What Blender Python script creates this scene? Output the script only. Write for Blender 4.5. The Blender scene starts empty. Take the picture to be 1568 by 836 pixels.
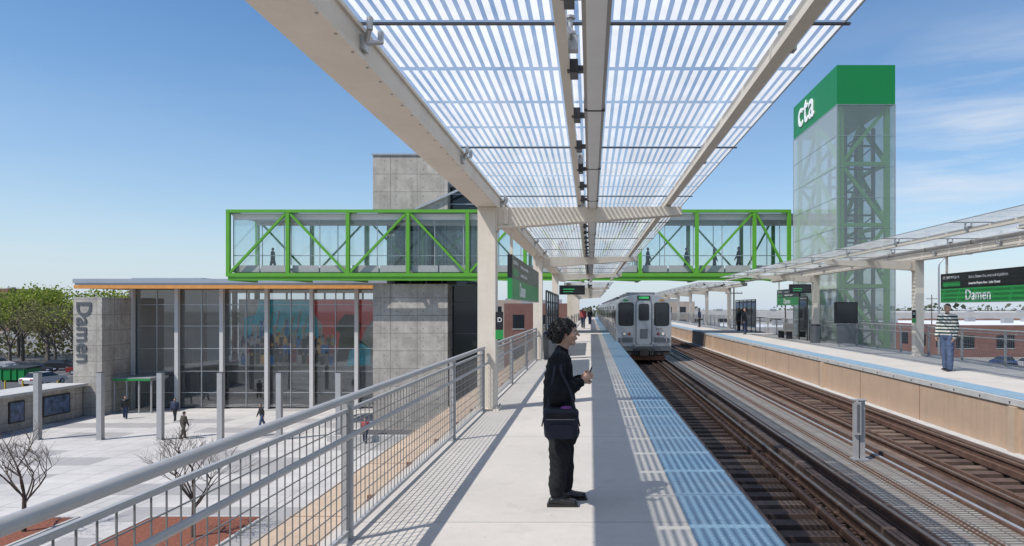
import bpy, math, random
import numpy as np
from mathutils import Vector, Matrix
from mathutils import noise as mn
random.seed(7)
scene=bpy.context.scene
scene.view_settings.view_transform='Standard'; scene.view_settings.look='None'; scene.view_settings.exposure=0
col=scene.collection
G=-6.7
# ---------------------------------------------------------------- materials
M={}
def nt(name):
    m=bpy.data.materials.new(name); m.use_nodes=True; t=m.node_tree
    for n in list(t.nodes): t.nodes.remove(n)
    o=t.nodes.new('ShaderNodeOutputMaterial'); M[name]=m
    return m,t,o
class N:
    def __init__(s,t): s.t=t
    def add(s,typ,**k):
        n=s.t.nodes.new(typ)
        for a,b in k.items(): setattr(n,a,b)
        return n
    def link(s,a,b): s.t.links.new(a,b)
    def math(s,op,a,b=None,c=None):
        n=s.t.nodes.new('ShaderNodeMath'); n.operation=op
        for i,v in enumerate((a,b,c)):
            if v is None: continue
            if isinstance(v,(int,float)): n.inputs[i].default_value=v
            else: s.t.links.new(v,n.inputs[i])
        return n.outputs[0]
    def mix(s,f,a,b,typ='RGBA',blend='MIX'):
        n=s.t.nodes.new('ShaderNodeMix'); n.data_type='RGBA'; n.blend_type=blend
        for idx,v in ((0,f),(6,a),(7,b)):
            if isinstance(v,(int,float)): n.inputs[idx].default_value=v
            elif isinstance(v,(tuple,list)): n.inputs[idx].default_value=(*v[:3],1)
            else: s.t.links.new(v,n.inputs[idx])
        return n.outputs[2]
    def noise(s,vec,scale,detail=5,rough=.55):
        n=s.t.nodes.new('ShaderNodeTexNoise'); n.inputs['Scale'].default_value=scale
        n.inputs['Detail'].default_value=detail; n.inputs['Roughness'].default_value=rough
        s.t.links.new(vec,n.inputs['Vector']); return n.outputs['Fac']
    def ramp(s,f,a,b):
        n=s.t.nodes.new('ShaderNodeMapRange'); n.inputs[1].default_value=a; n.inputs[2].default_value=b
        s.t.links.new(f,n.inputs[0]); return n.outputs[0]
    def schlick(s,k=1.0,f0=.04):
        lw=s.t.nodes.new('ShaderNodeLayerWeight'); lw.inputs['Blend'].default_value=.5
        p=s.math('POWER',lw.outputs['Facing'],4.5)
        return s.math('MINIMUM',s.math('MULTIPLY',s.math('ADD',s.math('MULTIPLY',p,1-f0),f0),k),.95)
def simple(name,c,rough=.6,metal=0,var=.12,scale=3,bump=.0,bscale=60,streak=0,spec=.5):
    m,t,o=nt(name); n=N(t)
    b=n.add('ShaderNodeBsdfPrincipled'); tc=n.add('ShaderNodeTexCoord'); v=tc.outputs['Object']
    f=n.noise(v,scale); f2=n.noise(v,scale*9)
    k=n.math('ADD',n.math('MULTIPLY',f,.65),n.math('MULTIPLY',f2,.35))
    k=n.ramp(k,.32,.68)
    colr=n.mix(k,tuple(x*(1-var) for x in c),tuple(min(1,x*(1+var)) for x in c))
    if streak:
        mp=n.add('ShaderNodeMapping'); mp.inputs['Scale'].default_value=(6,6,.35); n.link(v,mp.inputs[0])
        sf=n.ramp(n.noise(mp.outputs[0],1.5),.5,.75)
        colr=n.mix(n.math('MULTIPLY',sf,streak),colr,tuple(x*.45 for x in c))
    n.link(colr,b.inputs['Base Color']); b.inputs['Metallic'].default_value=metal
    rr=n.math('ADD',n.math('MULTIPLY',f2,.25),rough-.12); n.link(rr,b.inputs['Roughness'])
    b.inputs['Specular IOR Level'].default_value=spec
    if bump:
        bp=n.add('ShaderNodeBump'); bp.inputs['Strength'].default_value=bump; bp.inputs['Distance'].default_value=.01
        n.link(n.noise(v,bscale),bp.inputs['Height']); n.link(bp.outputs[0],b.inputs['Normal'])
    n.link(b.outputs[0],o.inputs[0]); return m
simple('white_steel',(.64,.57,.48),.5,0,.08,1.5,.05,40,.12)
simple('galv',(.42,.43,.44),.45,.6,.1,4)
simple('wire',(.17,.168,.163),.5,.2,.1,4)
simple('rail_grey',(.38,.375,.37),.45,.25,.10,4)
simple('dark_steel',(.06,.06,.065),.45,.3)
simple('fixture',(.31,.28,.25),.4,.3,.1,2)
simple('green_truss',(.10,.33,.022),.42,0,.08,1)
simple('green_truss_in',(.10,.30,.05),.5,0,.08,1)
simple('green_cap',(.004,.19,.042),.4,0,.06,.6)
simple('sign_green',(.02,.25,.055),.4,0,.03)
simple('sign_black',(.012,.012,.014),.35,0,.03)
simple('white_paint',(.8,.8,.8),.5,0,.03)
simple('grey_text',(.09,.095,.105),.5,0,.05)
simple('tan',(.44,.31,.215),.75,0,.10,1.2,.1,30,.25)
simple('tan_light',(.46,.345,.245),.8,0,.14,.9,.1,30,.25)
simple('rust',(.20,.09,.045),.75,.1,.3,5,.2)
simple('rust_rail',(.105,.058,.040),.7,.1,.4,6,.2)
simple('rail_top',(.25,.19,.16),.35,.7,.15,8)
simple('tie',(.080,.049,.037),.88,0,.5,3,.5,25)
simple('tie2',(.135,.09,.066),.88,0,.45,3,.5,25)
simple('underdeck_dark',(.035,.029,.026),.9,0,.3)  # near-black; under the tracks it carries the shade between ties as colour
simple('conc_nose',(.44,.43,.41),.8,0,.14,3,.1,40,.15)
simple('asphalt',(.075,.075,.078),.9,0,.25,.4)
simple('mulch',(.19,.062,.035),.95,0,.5,9,1,30)
simple('bark',(.085,.062,.05),.9,0,.3,12)
simple('bark_light',(.17,.135,.11),.9,0,.3,12)
simple('brick_far',(.20,.10,.08),.9,0,.2,.5)
simple('brick_tan',(.38,.31,.25),.9,0,.2,.5)
simple('stucco',(.48,.46,.44),.9,0,.12,.5)
simple('roof_white',(.62,.63,.64),.8,0,.12,.1)
simple('roof_grey',(.28,.28,.29),.8,0,.2,.1)
simple('metal_roof',(.38,.41,.45),.4,.4,.08,.5)
simple('wood_soffit',(.62,.27,.07),.55,0,.2,2)
simple('stainless',(.50,.50,.50),.38,.65,.10,1.5,.02,20,.18)
simple('stainless_dk',(.20,.205,.21),.4,.7,.12,3)
simple('black_rubber',(.02,.02,.02),.6)
simple('under',(.05,.043,.036),.7,.2,.3,3)
simple('interior',(.48,.46,.44),.8,0,.1,.5)
simple('soffit',(.66,.65,.63),.7,0,.05)
simple('facade_steel',(.52,.51,.50),.6,0,.06)
simple('skin',(.47,.27,.185),.5,0,.05,20)
simple('lips',(.38,.13,.11),.45,0,.05)
simple('hair',(.013,.010,.009),.5,0,.3,60)
simple('black_cloth',(.013,.013,.015),.9,0,.35,14,.6,35,0,.15)
simple('black_cloth2',(.019,.019,.021),.92,0,.3,10,.5,30,0,.12)
simple('shoe',(.012,.011,.012),.28,0,.1)
simple('bag',(.014,.015,.026),.6,0,.2,20,.3,80,0,.3)
simple('purple',(.16,.03,.18),.5)
simple('jeans',(.06,.09,.16),.85,0,.3,14)
simple('khaki',(.09,.08,.065),.85)
simple('navy',(.03,.04,.08),.85)
simple('redcloth',(.30,.06,.07),.85)
simple('brown_cloth',(.055,.045,.035),.85)
simple('eye_white',(.7,.68,.66),.3)
simple('mural_teal',(.03,.50,.62),.6,0,.35,1.2)
simple('mural_blue',(.03,.16,.42),.6,0,.35,1.2)
simple('mural_red',(.90,.07,.07),.6,0,.22,1.0)
simple('mural_or',(.85,.40,.10),.6,0,.4,2)
simple('mural_bg',(.42,.38,.35),.6,0,.45,1)
simple('tail',(.4,.01,.01),.3)
simple('poster',(.08,.12,.2),.3,0,.9,2.5)
simple('yellow',(.65,.42,.03),.6)
for i,c in enumerate([(.5,.5,.52),(.03,.03,.035),(.25,.03,.03),(.04,.08,.2),(.6,.6,.6),(.12,.13,.14)]):
    simple('carpaint%d'%i,c,.25,.3,.02)
def emis(name,c,s):
    m,t,o=nt(name); n=N(t); b=n.add('ShaderNodeBsdfPrincipled'); b.inputs['Base Color'].default_value=(*[x*.4 for x in c],1)
    b.inputs['Emission Color'].default_value=(*c,1); b.inputs['Emission Strength'].default_value=s
    n.link(b.outputs[0],o.inputs[0])
emis('led_green',(.1,.8,.25),.25); emis('headlamp',(1,.95,.85),.25); emis('led_amber',(.6,.30,.10),.15)
def plat(name,c,period,offs):
    m,t,o=nt(name); n=N(t); b=n.add('ShaderNodeBsdfPrincipled'); tc=n.add('ShaderNodeTexCoord'); v=tc.outputs['Object']
    sp=n.add('ShaderNodeSeparateXYZ'); n.link(v,sp.inputs[0])
    big=n.ramp(n.noise(v,.7,6),.3,.7); fine=n.ramp(n.noise(v,140,3),.3,.7); mid=n.ramp(n.noise(v,9,6,.7),.35,.75)
    k=n.math('ADD',n.math('ADD',n.math('MULTIPLY',big,.4),n.math('MULTIPLY',fine,.35)),n.math('MULTIPLY',mid,.25))
    cc=n.mix(k,tuple(x*.80 for x in c),tuple(x*1.15 for x in c))
    fr=n.math('FRACT',n.math('DIVIDE',n.math('ADD',sp.outputs[1],offs),period))
    d=n.math('ABSOLUTE',n.math('SUBTRACT',fr,.5)); jm=n.math('LESS_THAN',d,.008/period)
    cc=n.mix(n.math('MULTIPLY',jm,.6),cc,(.12,.11,.1))
    fl=n.math('FLOOR',n.math('DIVIDE',n.math('ADD',sp.outputs[1],offs+period/2),period))
    wn=n.add('ShaderNodeTexWhiteNoise',noise_dimensions='1D'); n.link(fl,wn.inputs['W'])
    cc=n.mix(n.math('MULTIPLY',wn.outputs[0],.14),cc,(.30,.29,.27))
    stn=n.ramp(n.noise(v,2.3,4,.6),.58,.74)
    cc=n.mix(n.math('MULTIPLY',stn,.28),cc,(.22,.20,.18))
    sp2=n.ramp(n.noise(v,26,2,.5),.69,.73); cc=n.mix(n.math('MULTIPLY',sp2,.40),cc,(.14,.13,.12))
    n.link(cc,b.inputs['Base Color']); b.inputs['Roughness'].default_value=.85
    bp=n.add('ShaderNodeBump'); bp.inputs['Strength'].default_value=.12; bp.inputs['Distance'].default_value=.004
    n.link(n.noise(v,180,2),bp.inputs['Height']); n.link(bp.outputs[0],b.inputs['Normal'])
    n.link(b.outputs[0],o.inputs[0])
plat('platform_conc',(.475,.437,.395),3.66,0)
def tactile():
    m,t,o=nt('tactile'); n=N(t); b=n.add('ShaderNodeBsdfPrincipled'); tc=n.add('ShaderNodeTexCoord'); v=tc.outputs['Object']
    sp=n.add('ShaderNodeSeparateXYZ'); n.link(v,sp.inputs[0])
    P=.06
    fx=n.math('SUBTRACT',n.math('FRACT',n.math('DIVIDE',sp.outputs[0],P)),.5); fy=n.math('SUBTRACT',n.math('FRACT',n.math('DIVIDE',sp.outputs[1],P)),.5)
    r=n.math('SQRT',n.math('ADD',n.math('MULTIPLY',fx,fx),n.math('MULTIPLY',fy,fy)))
    dome=n.ramp(r,.30,.20)
    c=n.mix(n.ramp(n.noise(v,4,6,.7),.3,.7),(.12,.23,.33),(.19,.31,.41))
    c=n.mix(n.math('MULTIPLY',dome,.5),c,(.30,.43,.50))
    ty=n.math('FRACT',n.math('DIVIDE',sp.outputs[1],.61)); jm=n.math('LESS_THAN',ty,.016)
    c=n.mix(n.math('MULTIPLY',jm,.7),c,(.07,.11,.15))
    fl=n.math('FLOOR',n.math('DIVIDE',sp.outputs[1],.61)); wn=n.add('ShaderNodeTexWhiteNoise',noise_dimensions='1D'); n.link(fl,wn.inputs['W'])
    c=n.mix(n.math('MULTIPLY',wn.outputs[0],.34),c,(.27,.33,.37))
    c=n.mix(n.math('MULTIPLY',n.ramp(n.noise(v,1.3,4),.52,.72),.35),c,(.25,.25,.24))
    n.link(c,b.inputs['Base Color']); b.inputs['Roughness'].default_value=.6
    bp=n.add('ShaderNodeBump'); bp.inputs['Strength'].default_value=.7; bp.inputs['Distance'].default_value=.006
    n.link(dome,bp.inputs['Height']); n.link(bp.outputs[0],b.inputs['Normal']); n.link(b.outputs[0],o.inputs[0])
tactile()
def grating():
    m,t,o=nt('grating'); n=N(t); b=n.add('ShaderNodeBsdfPrincipled'); tc=n.add('ShaderNodeTexCoord'); v=tc.outputs['Object']
    sp=n.add('ShaderNodeSeparateXYZ'); n.link(v,sp.inputs[0])
    f=n.math('FRACT',n.math('DIVIDE',sp.outputs[1],.09)); g=n.math('GREATER_THAN',f,.45)
    f2=n.math('FRACT',n.math('DIVIDE',sp.outputs[0],.23)); g2=n.math('GREATER_THAN',f2,.12)
    k=n.math('MULTIPLY',g,g2)
    c=n.mix(k,(.08,.07,.06),(.38,.35,.31)); c=n.mix(n.ramp(n.noise(v,2,5),.38,.75),c,(.19,.155,.13))
    n.link(c,b.inputs['Base Color']); b.inputs['Roughness'].default_value=.6; b.inputs['Metallic'].default_value=.2
    bp=n.add('ShaderNodeBump'); bp.inputs['Distance'].default_value=.01; n.link(k,bp.inputs['Height']); n.link(bp.outputs[0],b.inputs['Normal'])
    n.link(b.outputs[0],o.inputs[0])
grating()
def panelconc():
    m,t,o=nt('panel_conc'); n=N(t); b=n.add('ShaderNodeBsdfPrincipled'); tc=n.add('ShaderNodeTexCoord'); v=tc.outputs['Object']
    sp=n.add('ShaderNodeSeparateXYZ'); n.link(v,sp.inputs[0])
    x=n.math('ADD',sp.outputs[0],n.math('MULTIPLY',sp.outputs[1],1.0)); z=sp.outputs[2]
    PX,PZ=1.85,1.22
    gx=n.math('DIVIDE',x,PX); gz=n.math('DIVIDE',z,PZ)
    fx=n.math('ABSOLUTE',n.math('SUBTRACT',n.math('FRACT',gx),.5)); fz=n.math('ABSOLUTE',n.math('SUBTRACT',n.math('FRACT',gz),.5))
    j=n.math('MAXIMUM',n.math('GREATER_THAN',fx,.490),n.math('GREATER_THAN',fz,.484))
    cb=n.add('ShaderNodeCombineXYZ'); n.link(n.math('FLOOR',gx),cb.inputs[0]); n.link(n.math('FLOOR',gz),cb.inputs[1])
    wn=n.add('ShaderNodeTexWhiteNoise',noise_dimensions='2D'); n.link(cb.outputs[0],wn.inputs['Vector'])
    hx=n.math('MULTIPLY',n.math('SUBTRACT',fx,.27),PX); hz=n.math('MULTIPLY',n.math('SUBTRACT',fz,.25),PZ)
    hr=n.math('SQRT',n.math('ADD',n.math('MULTIPLY',hx,hx),n.math('MULTIPLY',hz,hz))); hole=n.math('LESS_THAN',hr,.045)
    c=n.mix(n.ramp(n.noise(v,1.1,8,.72),.34,.66),(.30,.27,.235),(.53,.49,.43))
    c=n.mix(n.math('MULTIPLY',wn.outputs[0],.40),c,(.28,.255,.225))
    mp=n.add('ShaderNodeMapping'); mp.inputs['Scale'].default_value=(3,3,.25); n.link(v,mp.inputs[0])
    c=n.mix(n.math('MULTIPLY',n.ramp(n.noise(mp.outputs[0],1),.48,.72),.45),c,(.20,.18,.155))
    c=n.mix(n.math('MULTIPLY',n.math('MAXIMUM',j,hole),.62),c,(.09,.08,.07))
    n.link(c,b.inputs['Base Color']); b.inputs['Roughness'].default_value=.8; n.link(b.outputs[0],o.inputs[0])
panelconc()
def plaza():
    m,t,o=nt('plaza'); n=N(t); b=n.add('ShaderNodeBsdfPrincipled'); tc=n.add('ShaderNodeTexCoord'); v=tc.outputs['Object']
    sp=n.add('ShaderNodeSeparateXYZ'); n.link(v,sp.inputs[0])
    gx=n.math('DIVIDE',sp.outputs[0],1.925); gz=n.math('DIVIDE',sp.outputs[1],1.925)
    fx=n.math('ABSOLUTE',n.math('SUBTRACT',n.math('FRACT',gx),.5)); fz=n.math('ABSOLUTE',n.math('SUBTRACT',n.math('FRACT',gz),.5))
    j=n.math('GREATER_THAN',n.math('MAXIMUM',fx,fz),.484)
    c=n.mix(n.ramp(n.noise(v,.35,6,.6),.3,.7),(.40,.38,.36),(.54,.51,.48))
    cb=n.add('ShaderNodeCombineXYZ'); n.link(n.math('FLOOR',n.math('DIVIDE',gx,2)),cb.inputs[0]); n.link(n.math('FLOOR',gz),cb.inputs[1])
    wn=n.add('ShaderNodeTexWhiteNoise',noise_dimensions='2D'); n.link(cb.outputs[0],wn.inputs['Vector'])
    c=n.mix(n.math('MULTIPLY',n.math('GREATER_THAN',wn.outputs[0],.66),.65),c,(.24,.23,.23))
    c=n.mix(n.math('MULTIPLY',j,.55),c,(.18,.17,.17))
    c=n.mix(n.math('MULTIPLY',n.ramp(n.noise(v,1.7,5,.7),.54,.74),.35),c,(.22,.21,.2))
    n.link(c,b.inputs['Base Color']); b.inputs['Roughness'].default_value=.85; n.link(b.outputs[0],o.inputs[0])
plaza()
def groundm():
    m,t,o=nt('groundm'); n=N(t); b=n.add('ShaderNodeBsdfPrincipled'); tc=n.add('ShaderNodeTexCoord'); v=tc.outputs['Object']
    c=n.mix(n.ramp(n.noise(v,.02,6,.6),.4,.6),(.15,.15,.15),(.24,.23,.21))
    c=n.mix(n.ramp(n.noise(v,.006,3),.52,.6),c,(.07,.10,.035))
    n.link(c,b.inputs['Base Color']); b.inputs['Roughness'].default_value=.95; n.link(b.outputs[0],o.inputs[0])
groundm()
def fritglass():
    m,t,o=nt('frit_glass'); n=N(t); tc=n.add('ShaderNodeTexCoord'); v=tc.outputs['Object']
    sp=n.add('ShaderNodeSeparateXYZ'); n.link(v,sp.inputs[0])
    fx=n.math('FRACT',n.math('DIVIDE',sp.outputs[0],.078)); 
    gy=n.math('DIVIDE',n.math('SUBTRACT',sp.outputs[1],1.08),.9125); fy=n.math('FRACT',gy)
    st=n.math('LESS_THAN',fx,.58)
    gap=n.math('GREATER_THAN',n.math('ABSOLUTE',n.math('SUBTRACT',fy,.5)),.455)
    mask=n.math('MULTIPLY',st,n.math('SUBTRACT',1,gap))
    tr=n.add('ShaderNodeBsdfTransparent'); tr.inputs[0].default_value=(.86,.90,.92,1)
    df=n.add('ShaderNodeBsdfDiffuse'); df.inputs[0].default_value=(.80,.80,.79,1)
    tl=n.add('ShaderNodeBsdfTranslucent'); tcol=n.mix(n.ramp(n.noise(v,3,5,.6),.3,.75),(.84,.83,.81),(.70,.69,.66)); n.link(tcol,tl.inputs[0])
    w=n.add('ShaderNodeMixShader'); w.inputs[0].default_value=.82; n.link(df.outputs[0],w.inputs[1]); n.link(tl.outputs[0],w.inputs[2])
    w3=n.add('ShaderNodeMixShader'); w3.inputs[0].default_value=.05; n.link(w.outputs[0],w3.inputs[1]); n.link(tr.outputs[0],w3.inputs[2])
    w2=n.add('ShaderNodeMixShader'); dirt=n.math('ADD',.10,n.math('MULTIPLY',n.ramp(n.noise(v,1.6,6,.65),.35,.75),.16)); n.link(dirt,w2.inputs[0])
    n.link(tr.outputs[0],w2.inputs[1]); n.link(tl.outputs[0],w2.inputs[2])
    mx=n.add('ShaderNodeMixShader'); n.link(mask,mx.inputs[0]); n.link(w2.outputs[0],mx.inputs[1]); n.link(w3.outputs[0],mx.inputs[2])
    gl=n.add('ShaderNodeBsdfGlossy'); gl.inputs['Roughness'].default_value=.08; gl.inputs[0].default_value=(.9,.95,1,1)
    m2=n.add('ShaderNodeMixShader'); n.link(n.schlick(.7,.03),m2.inputs[0]); n.link(mx.outputs[0],m2.inputs[1]); n.link(gl.outputs[0],m2.inputs[2])
    n.link(m2.outputs[0],o.inputs[0])
fritglass()
def glass(name,tint,refl=.8,haze=0,hcol=(.8,.85,.85),rough=.03,f0=.045):
    m,t,o=nt(name); n=N(t)
    tr=n.add('ShaderNodeBsdfTransparent'); tr.inputs[0].default_value=(*tint,1)
    gl=n.add('ShaderNodeBsdfGlossy'); gl.inputs['Roughness'].default_value=rough; gl.inputs[0].default_value=(.9,.93,.95,1)
    src=tr.outputs[0]
    if haze:
        df=n.add('ShaderNodeBsdfDiffuse'); df.inputs[0].default_value=(*hcol,1)
        tl=n.add('ShaderNodeBsdfTranslucent'); tl.inputs[0].default_value=(*hcol,1)
        a=n.add('ShaderNodeMixShader'); a.inputs[0].default_value=.4; n.link(df.outputs[0],a.inputs[1]); n.link(tl.outputs[0],a.inputs[2])
        h=n.add('ShaderNodeMixShader'); h.inputs[0].default_value=haze
        n.link(src,h.inputs[1]); n.link(a.outputs[0],h.inputs[2]); src=h.outputs[0]
    mx=n.add('ShaderNodeMixShader'); n.link(n.schlick(refl,f0),mx.inputs[0]); n.link(src,mx.inputs[1]); n.link(gl.outputs[0],mx.inputs[2])
    n.link(mx.outputs[0],o.inputs[0])
glass('glass_clear',(.92,.95,.95),1.0)
glass('glass_house',(.86,.88,.88),1.0,.02,(.7,.7,.7),f0=.08)
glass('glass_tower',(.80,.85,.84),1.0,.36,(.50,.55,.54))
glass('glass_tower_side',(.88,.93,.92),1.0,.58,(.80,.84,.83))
glass('glass_dark',(.16,.18,.19),1.3)
def darkglass():
    m,t,o=nt('window_dark'); n=N(t); b=n.add('ShaderNodeBsdfPrincipled'); b.inputs['Base Color'].default_value=(.02,.025,.03,1); b.inputs['Roughness'].default_value=.06
    n.link(b.outputs[0],o.inputs[0])
darkglass()
def leafm(name,a,b_):
    m,t,o=nt(name); n=N(t); b=n.add('ShaderNodeBsdfDiffuse'); tc=n.add('ShaderNodeTexCoord')
    c=n.mix(n.ramp(n.noise(tc.outputs['Object'],.5,4),.35,.65),a,b_); n.link(c,b.inputs[0])
    tl=n.add('ShaderNodeBsdfTranslucent'); n.link(c,tl.inputs[0]); mx=n.add('ShaderNodeMixShader'); mx.inputs[0].default_value=.35
    n.link(b.outputs[0],mx.inputs[1]); n.link(tl.outputs[0],mx.inputs[2]); n.link(mx.outputs[0],o.inputs[0])
leafm('leaf',(.17,.23,.04),(.32,.37,.08)); leafm('leaf_brown',(.15,.13,.07),(.25,.25,.10)); leafm('leaf_far',(.10,.11,.07),(.18,.18,.12))
def stripes():
    m,t,o=nt('striped_sweater'); n=N(t); b=n.add('ShaderNodeBsdfPrincipled'); tc=n.add('ShaderNodeTexCoord')
    sp=n.add('ShaderNodeSeparateXYZ'); n.link(tc.outputs['Object'],sp.inputs[0])
    g=n.math('GREATER_THAN',n.math('FRACT',n.math('DIVIDE',sp.outputs[2],.085)),.45)
    n.link(n.mix(g,(.55,.53,.48),(.02,.045,.045)),b.inputs['Base Color']); b.inputs['Roughness'].default_value=.9; n.link(b.outputs[0],o.inputs[0])
stripes()
# ---------------------------------------------------------------- mesh builder
class MB:
    def __init__(s): s.v=[];s.f=[];s.m=[];s.sm=[];s.mats=[]
    def mi(s,name):
        if name not in s.mats: s.mats.append(name)
        return s.mats.index(name)
    def addf(s,verts,faces,mat,smooth=False):
        o=len(s.v); s.v.extend([tuple(p) for p in verts]); k=s.mi(mat)
        for f in faces: s.f.append([i+o for i in f]); s.m.append(k); s.sm.append(smooth)
    def box(s,x0,x1,y0,y1,z0,z1,mat):
        if x0>x1:x0,x1=x1,x0
        if y0>y1:y0,y1=y1,y0
        if z0>z1:z0,z1=z1,z0
        v=[(x0,y0,z0),(x1,y0,z0),(x1,y1,z0),(x0,y1,z0),(x0,y0,z1),(x1,y0,z1),(x1,y1,z1),(x0,y1,z1)]
        s.addf(v,[(0,3,2,1),(4,5,6,7),(0,1,5,4),(1,2,6,5),(2,3,7,6),(3,0,4,7)],mat)
    def beam(s,p0,p1,w,h,mat,up=(0,0,1)):
        p0=Vector(p0);p1=Vector(p1);t=(p1-p0).normalized();u=Vector(up)
        if abs(t.dot(u))>.98:u=Vector((0,1,0))
        a=t.cross(u).normalized()*w/2;b=a.cross(t).normalized()*h/2
        v=[p+q for p in(p0,p1) for q in(-a-b,a-b,a+b,-a+b)]
        s.addf(v,[(0,1,2,3),(7,6,5,4),(0,4,5,1),(1,5,6,2),(2,6,7,3),(3,7,4,0)],mat)
    def cyl(s,p0,p1,r0,r1,mat,seg=10,smooth=True,caps=True):
        p0=Vector(p0);p1=Vector(p1);t=(p1-p0).normalized();u=Vector((0,0,1)) if abs(t.z)<.9 else Vector((1,0,0))
        a=t.cross(u).normalized();b=t.cross(a).normalized();v=[]
        for p,r in((p0,r0),(p1,r1)):
            for i in range(seg):
                g=2*math.pi*i/seg; v.append(p+a*(math.cos(g)*r)+b*(math.sin(g)*r))
        s.addf(v,[(i,(i+1)%seg,seg+(i+1)%seg,seg+i) for i in range(seg)],mat,smooth)
        if caps: s.addf(v[:seg],[tuple(range(seg))[::-1]],mat); s.addf(v[seg:],[tuple(range(seg))],mat)
    def poly_y(s,pts,y0,y1,mat,smooth=False):
        n=len(pts); v=[(x,y0,z) for x,z in pts]+[(x,y1,z) for x,z in pts]
        s.addf(v,[tuple(range(n)),tuple(range(n,2*n))[::-1]],mat); s.addf(v,[(i,i+n,(i+1)%n+n,(i+1)%n) for i in range(n)],mat,smooth)
    def poly_x(s,pts,x0,x1,mat,smooth=False):
        n=len(pts); v=[(x0,y,z) for y,z in pts]+[(x1,y,z) for y,z in pts]
        s.addf(v,[tuple(range(n)),tuple(range(n,2*n))[::-1]],mat); s.addf(v,[(i,i+n,(i+1)%n+n,(i+1)%n) for i in range(n)],mat,smooth)
    def rrect(s,cx,cz,w,h,r,y0,y1,mat):
        pts=[]
        for qx,qz,a0 in((w/2-r,h/2-r,0),(-w/2+r,h/2-r,90),(-w/2+r,-h/2+r,180),(w/2-r,-h/2+r,270)):
            for k in range(5):
                a=math.radians(a0+k*22.5); pts.append((cx+qx+r*math.cos(a),cz+qz+r*math.sin(a)))
        s.poly_y(pts,y0,y1,mat)
    def ell(s,c,r,mat,seg=12,rings=8,rot=None):
        v=[];c=Vector(c)
        for i in range(rings+1):
            th=math.pi*i/rings
            for j in range(seg):
                ph=2*math.pi*j/seg; p=Vector((r[0]*math.sin(th)*math.cos(ph),r[1]*math.sin(th)*math.sin(ph),r[2]*math.cos(th)))
                if rot: p=rot@p
                v.append(c+p)
        s.addf(v,[(i*seg+j,(i+1)*seg+j,(i+1)*seg+(j+1)%seg,i*seg+(j+1)%seg) for i in range(rings) for j in range(seg)],mat,True)
    def tube(s,p0,p1,r0,r1,mat,seg=14,side=(0,1,0)):
        p0=Vector(p0);p1=Vector(p1)
        if not isinstance(r0,tuple): r0=(r0,r0)
        if not isinstance(r1,tuple): r1=(r1,r1)
        t=(p1-p0); L=t.length; t=t/L if L>1e-6 else Vector((0,0,1))
        sd=Vector(side)
        if abs(t.dot(sd))>.95: sd=Vector((1,0,0))
        b=(sd-t*t.dot(sd)).normalized(); a=b.cross(t)
        rings=[]
        K=4
        for k in range(K):
            th=math.pi/2*(1-k/K); rr=min(r0)
            rings.append((p0-t*rr*math.sin(th),math.cos(th)+1e-3,r0))
        rings.append((p0,1,r0)); rings.append((p1,1,r1))
        for k in range(1,K+1):
            th=math.pi/2*k/K; rr=min(r1); rings.append((p1+t*rr*math.sin(th),math.cos(th)+1e-3,r1))
        v=[]
        for p,q,r in rings:
            for j in range(seg):
                g=2*math.pi*j/seg; v.append(p+a*math.cos(g)*r[0]*q+b*math.sin(g)*r[1]*q)
        n=len(rings); f=[(i*seg+j,i*seg+(j+1)%seg,(i+1)*seg+(j+1)%seg,(i+1)*seg+j) for i in range(n-1) for j in range(seg)]
        f.append(tuple(range(seg))[::-1]); f.append(tuple((n-1)*seg+j for j in range(seg)))
        s.addf(v,f,mat,True)
    def leaves(s,c,sz,mat,rs):
        u=rs.normal(0,1,(len(c),3)); u/=np.linalg.norm(u,axis=1)[:,None]; w_=np.cross(u,rs.normal(0,1,(len(c),3))); w_/=np.linalg.norm(w_,axis=1)[:,None]
        z=sz[:,None]; Q=np.stack([c-u*z,c+w_*z,c+u*z,c-w_*z],1).reshape(-1,3); o=len(s.v); s.v.extend(map(tuple,Q.tolist())); k=s.mi(mat); m=len(c)
        s.f.extend([[o+4*i,o+4*i+1,o+4*i+2,o+4*i+3] for i in range(m)]); s.m.extend([k]*m); s.sm.extend([False]*m)
    def done(s,name,bevel=0,parent=None,origin=None):
        me=bpy.data.meshes.new(name)
        vv=s.v
        if origin is not None: vv=[(a-origin[0],b-origin[1],c-origin[2]) for a,b,c in vv]
        me.from_pydata(vv,[],s.f)
        for n in s.mats: me.materials.append(M[n])
        me.polygons.foreach_set('material_index',s.m); me.polygons.foreach_set('use_smooth',s.sm); me.update()
        ob=bpy.data.objects.new(name,me); col.objects.link(ob)
        if origin is not None: ob.location=origin
        if bevel:
            bm=ob.modifiers.new('bevel','BEVEL'); bm.width=bevel; bm.segments=2; bm.limit_method='ANGLE'
        if parent: ob.parent=parent
        return ob
def text(body,name,loc,size,xa,ya,mat,parent=None,bold=.0,ext=.004,space=1.0):
    cu=bpy.data.curves.new(name,'FONT'); cu.body=body; cu.size=size; cu.offset=bold; cu.extrude=ext; cu.space_character=space
    cu.resolution_u=4
    tmp=bpy.data.objects.new(name+'_t',cu); col.objects.link(tmp)
    bpy.context.view_layer.update()
    me=bpy.data.meshes.new_from_object(tmp.evaluated_get(bpy.context.evaluated_depsgraph_get()))
    bpy.data.objects.remove(tmp); me.materials.clear(); me.materials.append(M[mat])
    ob=bpy.data.objects.new(name,me); col.objects.link(ob)
    xa=Vector(xa);ya=Vector(ya);za=xa.cross(ya)
    mt=Matrix((( xa.x,ya.x,za.x,loc[0]),(xa.y,ya.y,za.y,loc[1]),(xa.z,ya.z,za.z,loc[2]),(0,0,0,1)))
    ob.matrix_world=mt
    if parent: ob.parent=parent; ob.matrix_parent_inverse=parent.matrix_world.inverted()
    return ob
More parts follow.
